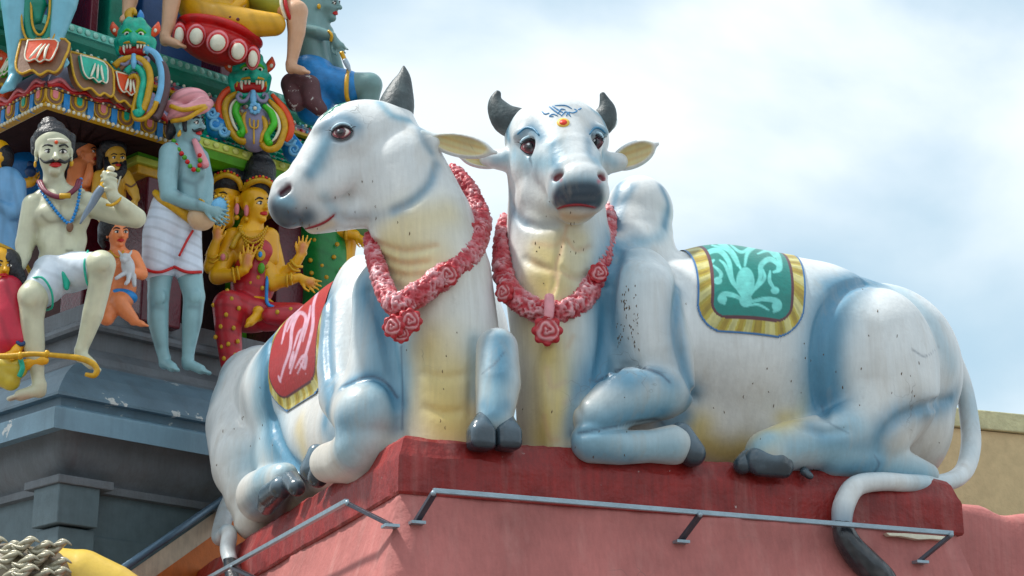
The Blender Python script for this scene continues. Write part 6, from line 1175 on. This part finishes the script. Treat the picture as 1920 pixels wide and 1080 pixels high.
# ---- sloping roof edge with a pipe, below the left bull's tail
pa, pb = PD(470, 905, 11.95), PD(200, 1092, 10.75); roofe = empty('roof_edge', tuple(pb), 'cream roof edge over an orange wall with a dark pipe, beside the left bull\'s tail', 'roof')
def beam(name, offs, h, m):
    mb = MB(); V = []
    for P in (pa, pb):
        for o_, z_ in ((0, 0), (.5, 0), (.5, -h), (0, -h)): V.append(P + FH * (o_ + .0) + ZU * (offs + z_))
    mb.add(V, [(0, 1, 5, 4), (1, 2, 6, 5), (2, 3, 7, 6), (3, 0, 4, 7), (0, 3, 2, 1), (4, 5, 6, 7)]); return mb.build(name, m, roofe, False)
beam('coping', -.03, .13, mat('cream_coping', (.55, .50, .40), rough=.7, var=.15, streak=.1, dirt=.3)); beam('wall', -.1605, 2.0, mat('orange_wall', (.48, .17, .07), rough=.7, var=.15))
mb = MB(); mb.tube([pa + ZU * .012 - FH * .01, pb + ZU * .012 - FH * .01], .022, 10); mb.build('pipe', mat('pipe_grey', (.10, .15, .20), rough=.35, metal=.4), roofe)
# ---- walls behind the right end of the plinth
wl = empty('parapet_wall', tuple(PY(1800, 900, 2.6)), 'tan parapet wall with cream coping behind the right bull\'s tail', 'wall')
pc, pd_ = PY(1640, 748, 2.6), PY(2060, 790, 2.6); zt = PY(1860, 772, 2.6)[2]
mb = MB(); mb.box(((pc[0] + pd_[0]) / 2, 2.9, zt - .06), ((pd_[0] - pc[0]) / 2, .32, .06)); bevel(mb.build('coping', mat('cream_green_coping', (.52, .50, .33), rough=.7, var=.25, dirt=.4, bump=.3), wl, False), .008)
mb = MB(); mb.box(((pc[0] + pd_[0]) / 2, 2.9, (zt - .13) / 2), ((pd_[0] - pc[0]) / 2 - .004, .29, (zt - .13) / 2 + .005)); mb.build('wall', mat('tan_wall', (.52, .42, .27), rough=.75, var=.12, dirt=.2, dirtcol=(.3, .2, .12)), wl, False)
wl = empty('side_wall', tuple(PY(1850, 1000, 1.0)), 'pink plastered wall with uneven top joining the plinth at the right edge', 'wall')
zp = PY(1860, 952, 1.0)[2]; xa = LXE - .3; xb = PY(2080, 950, 1.0)[0]
V, F = sweep([(xa, 1.0), (xb, 1.0)], [(-.8, zp), (-.06, zp), (-.02, zp - .02), (0, zp - .06), (.01, zp - .5), (.01, 0)], .04, lambda V: V + np.stack([0 * V[:, 0], (vnoise(V, 6, 3) - .5) * .04, (vnoise(V, 7, 5) - .5) * .05 * (V[:, 2] > zp - .1)], 1)); mesh_obj('plaster', V, F, M_pink, wl)
# ---- metal rails bracketed to the plinth
M_rail = mat('galvanised_rail', (.30, .36, .40), rough=.35, metal=.6, var=.15); M_brk = mat('dark_bracket', (.07, .07, .085), rough=.4, metal=.5, var=.2)
def bar(a, b, w_, name, m, parent, up=ZU):
    a, b = np.asarray(a), np.asarray(b); t = b - a; ln = np.linalg.norm(t); t = t / ln; u = np.cross(t, up); u /= np.linalg.norm(u); v = np.cross(u, t); mb = MB(); mb.box((a + b) / 2, (ln / 2, w_[0] / 2, w_[1] / 2), np.stack([t, u, v], 1)); return bevel(mb.build(name, m, parent, False), .002)
def rail(label, a, b, brs, P, off, wall):
    r_ = empty('metal_rail', tuple(P(*a, off)), label, 'rail'); bar(P(*a, off), P(*b, off), (.020, .020), 'bar', M_rail, r_)
    for (x0, y0), (x1, y1) in brs:
        A_, B_ = P(x0, y0, off + .002), P(x1, y1, wall); k = bar(A_, B_, (.028, .016), 'bracket', M_brk, r_)
        mb = MB(); mb.box(B_ + ZU * -.006, (.03, .03, .006)); mb.build('foot_plate', M_rail, k, False); mb = MB(); mb.ball(A_ - FH * .015, .012, 8, 6); mb.build('bolt', M_rail, k)
rail('long galvanised rail bracketed along the right face of the plinth', (812, 920), (1786, 1000), (((813, 926), (781, 978)), ((1312, 966), (1276, 1014)), ((1782, 1004), (1724, 1052))), PY, -.14, -.03)
rail('galvanised rail bracketed along the left face of the plinth', (650, 940), (330, 1118), (((652, 944), (732, 984)), ((436, 1064), (520, 1104))), PX, -.16, -.045)

mb = MB(); q = [PY(x, y, -.018) for x, y in ((1662, 999), (1700, 1000), (1740, 1003), (1776, 1006), (1778, 1013), (1750, 1010), (1722, 1011), (1690, 1005), (1668, 1004))]; n_ = len(q); mb.add(q + [v + np.array([0, .03, 0]) for v in q], [tuple(range(n_))] + [(k, (k + 1) % n_, (k + 1) % n_ + n_, k + n_) for k in range(n_)]); mb.build('white_paint_patch', M_white, plinth, False)
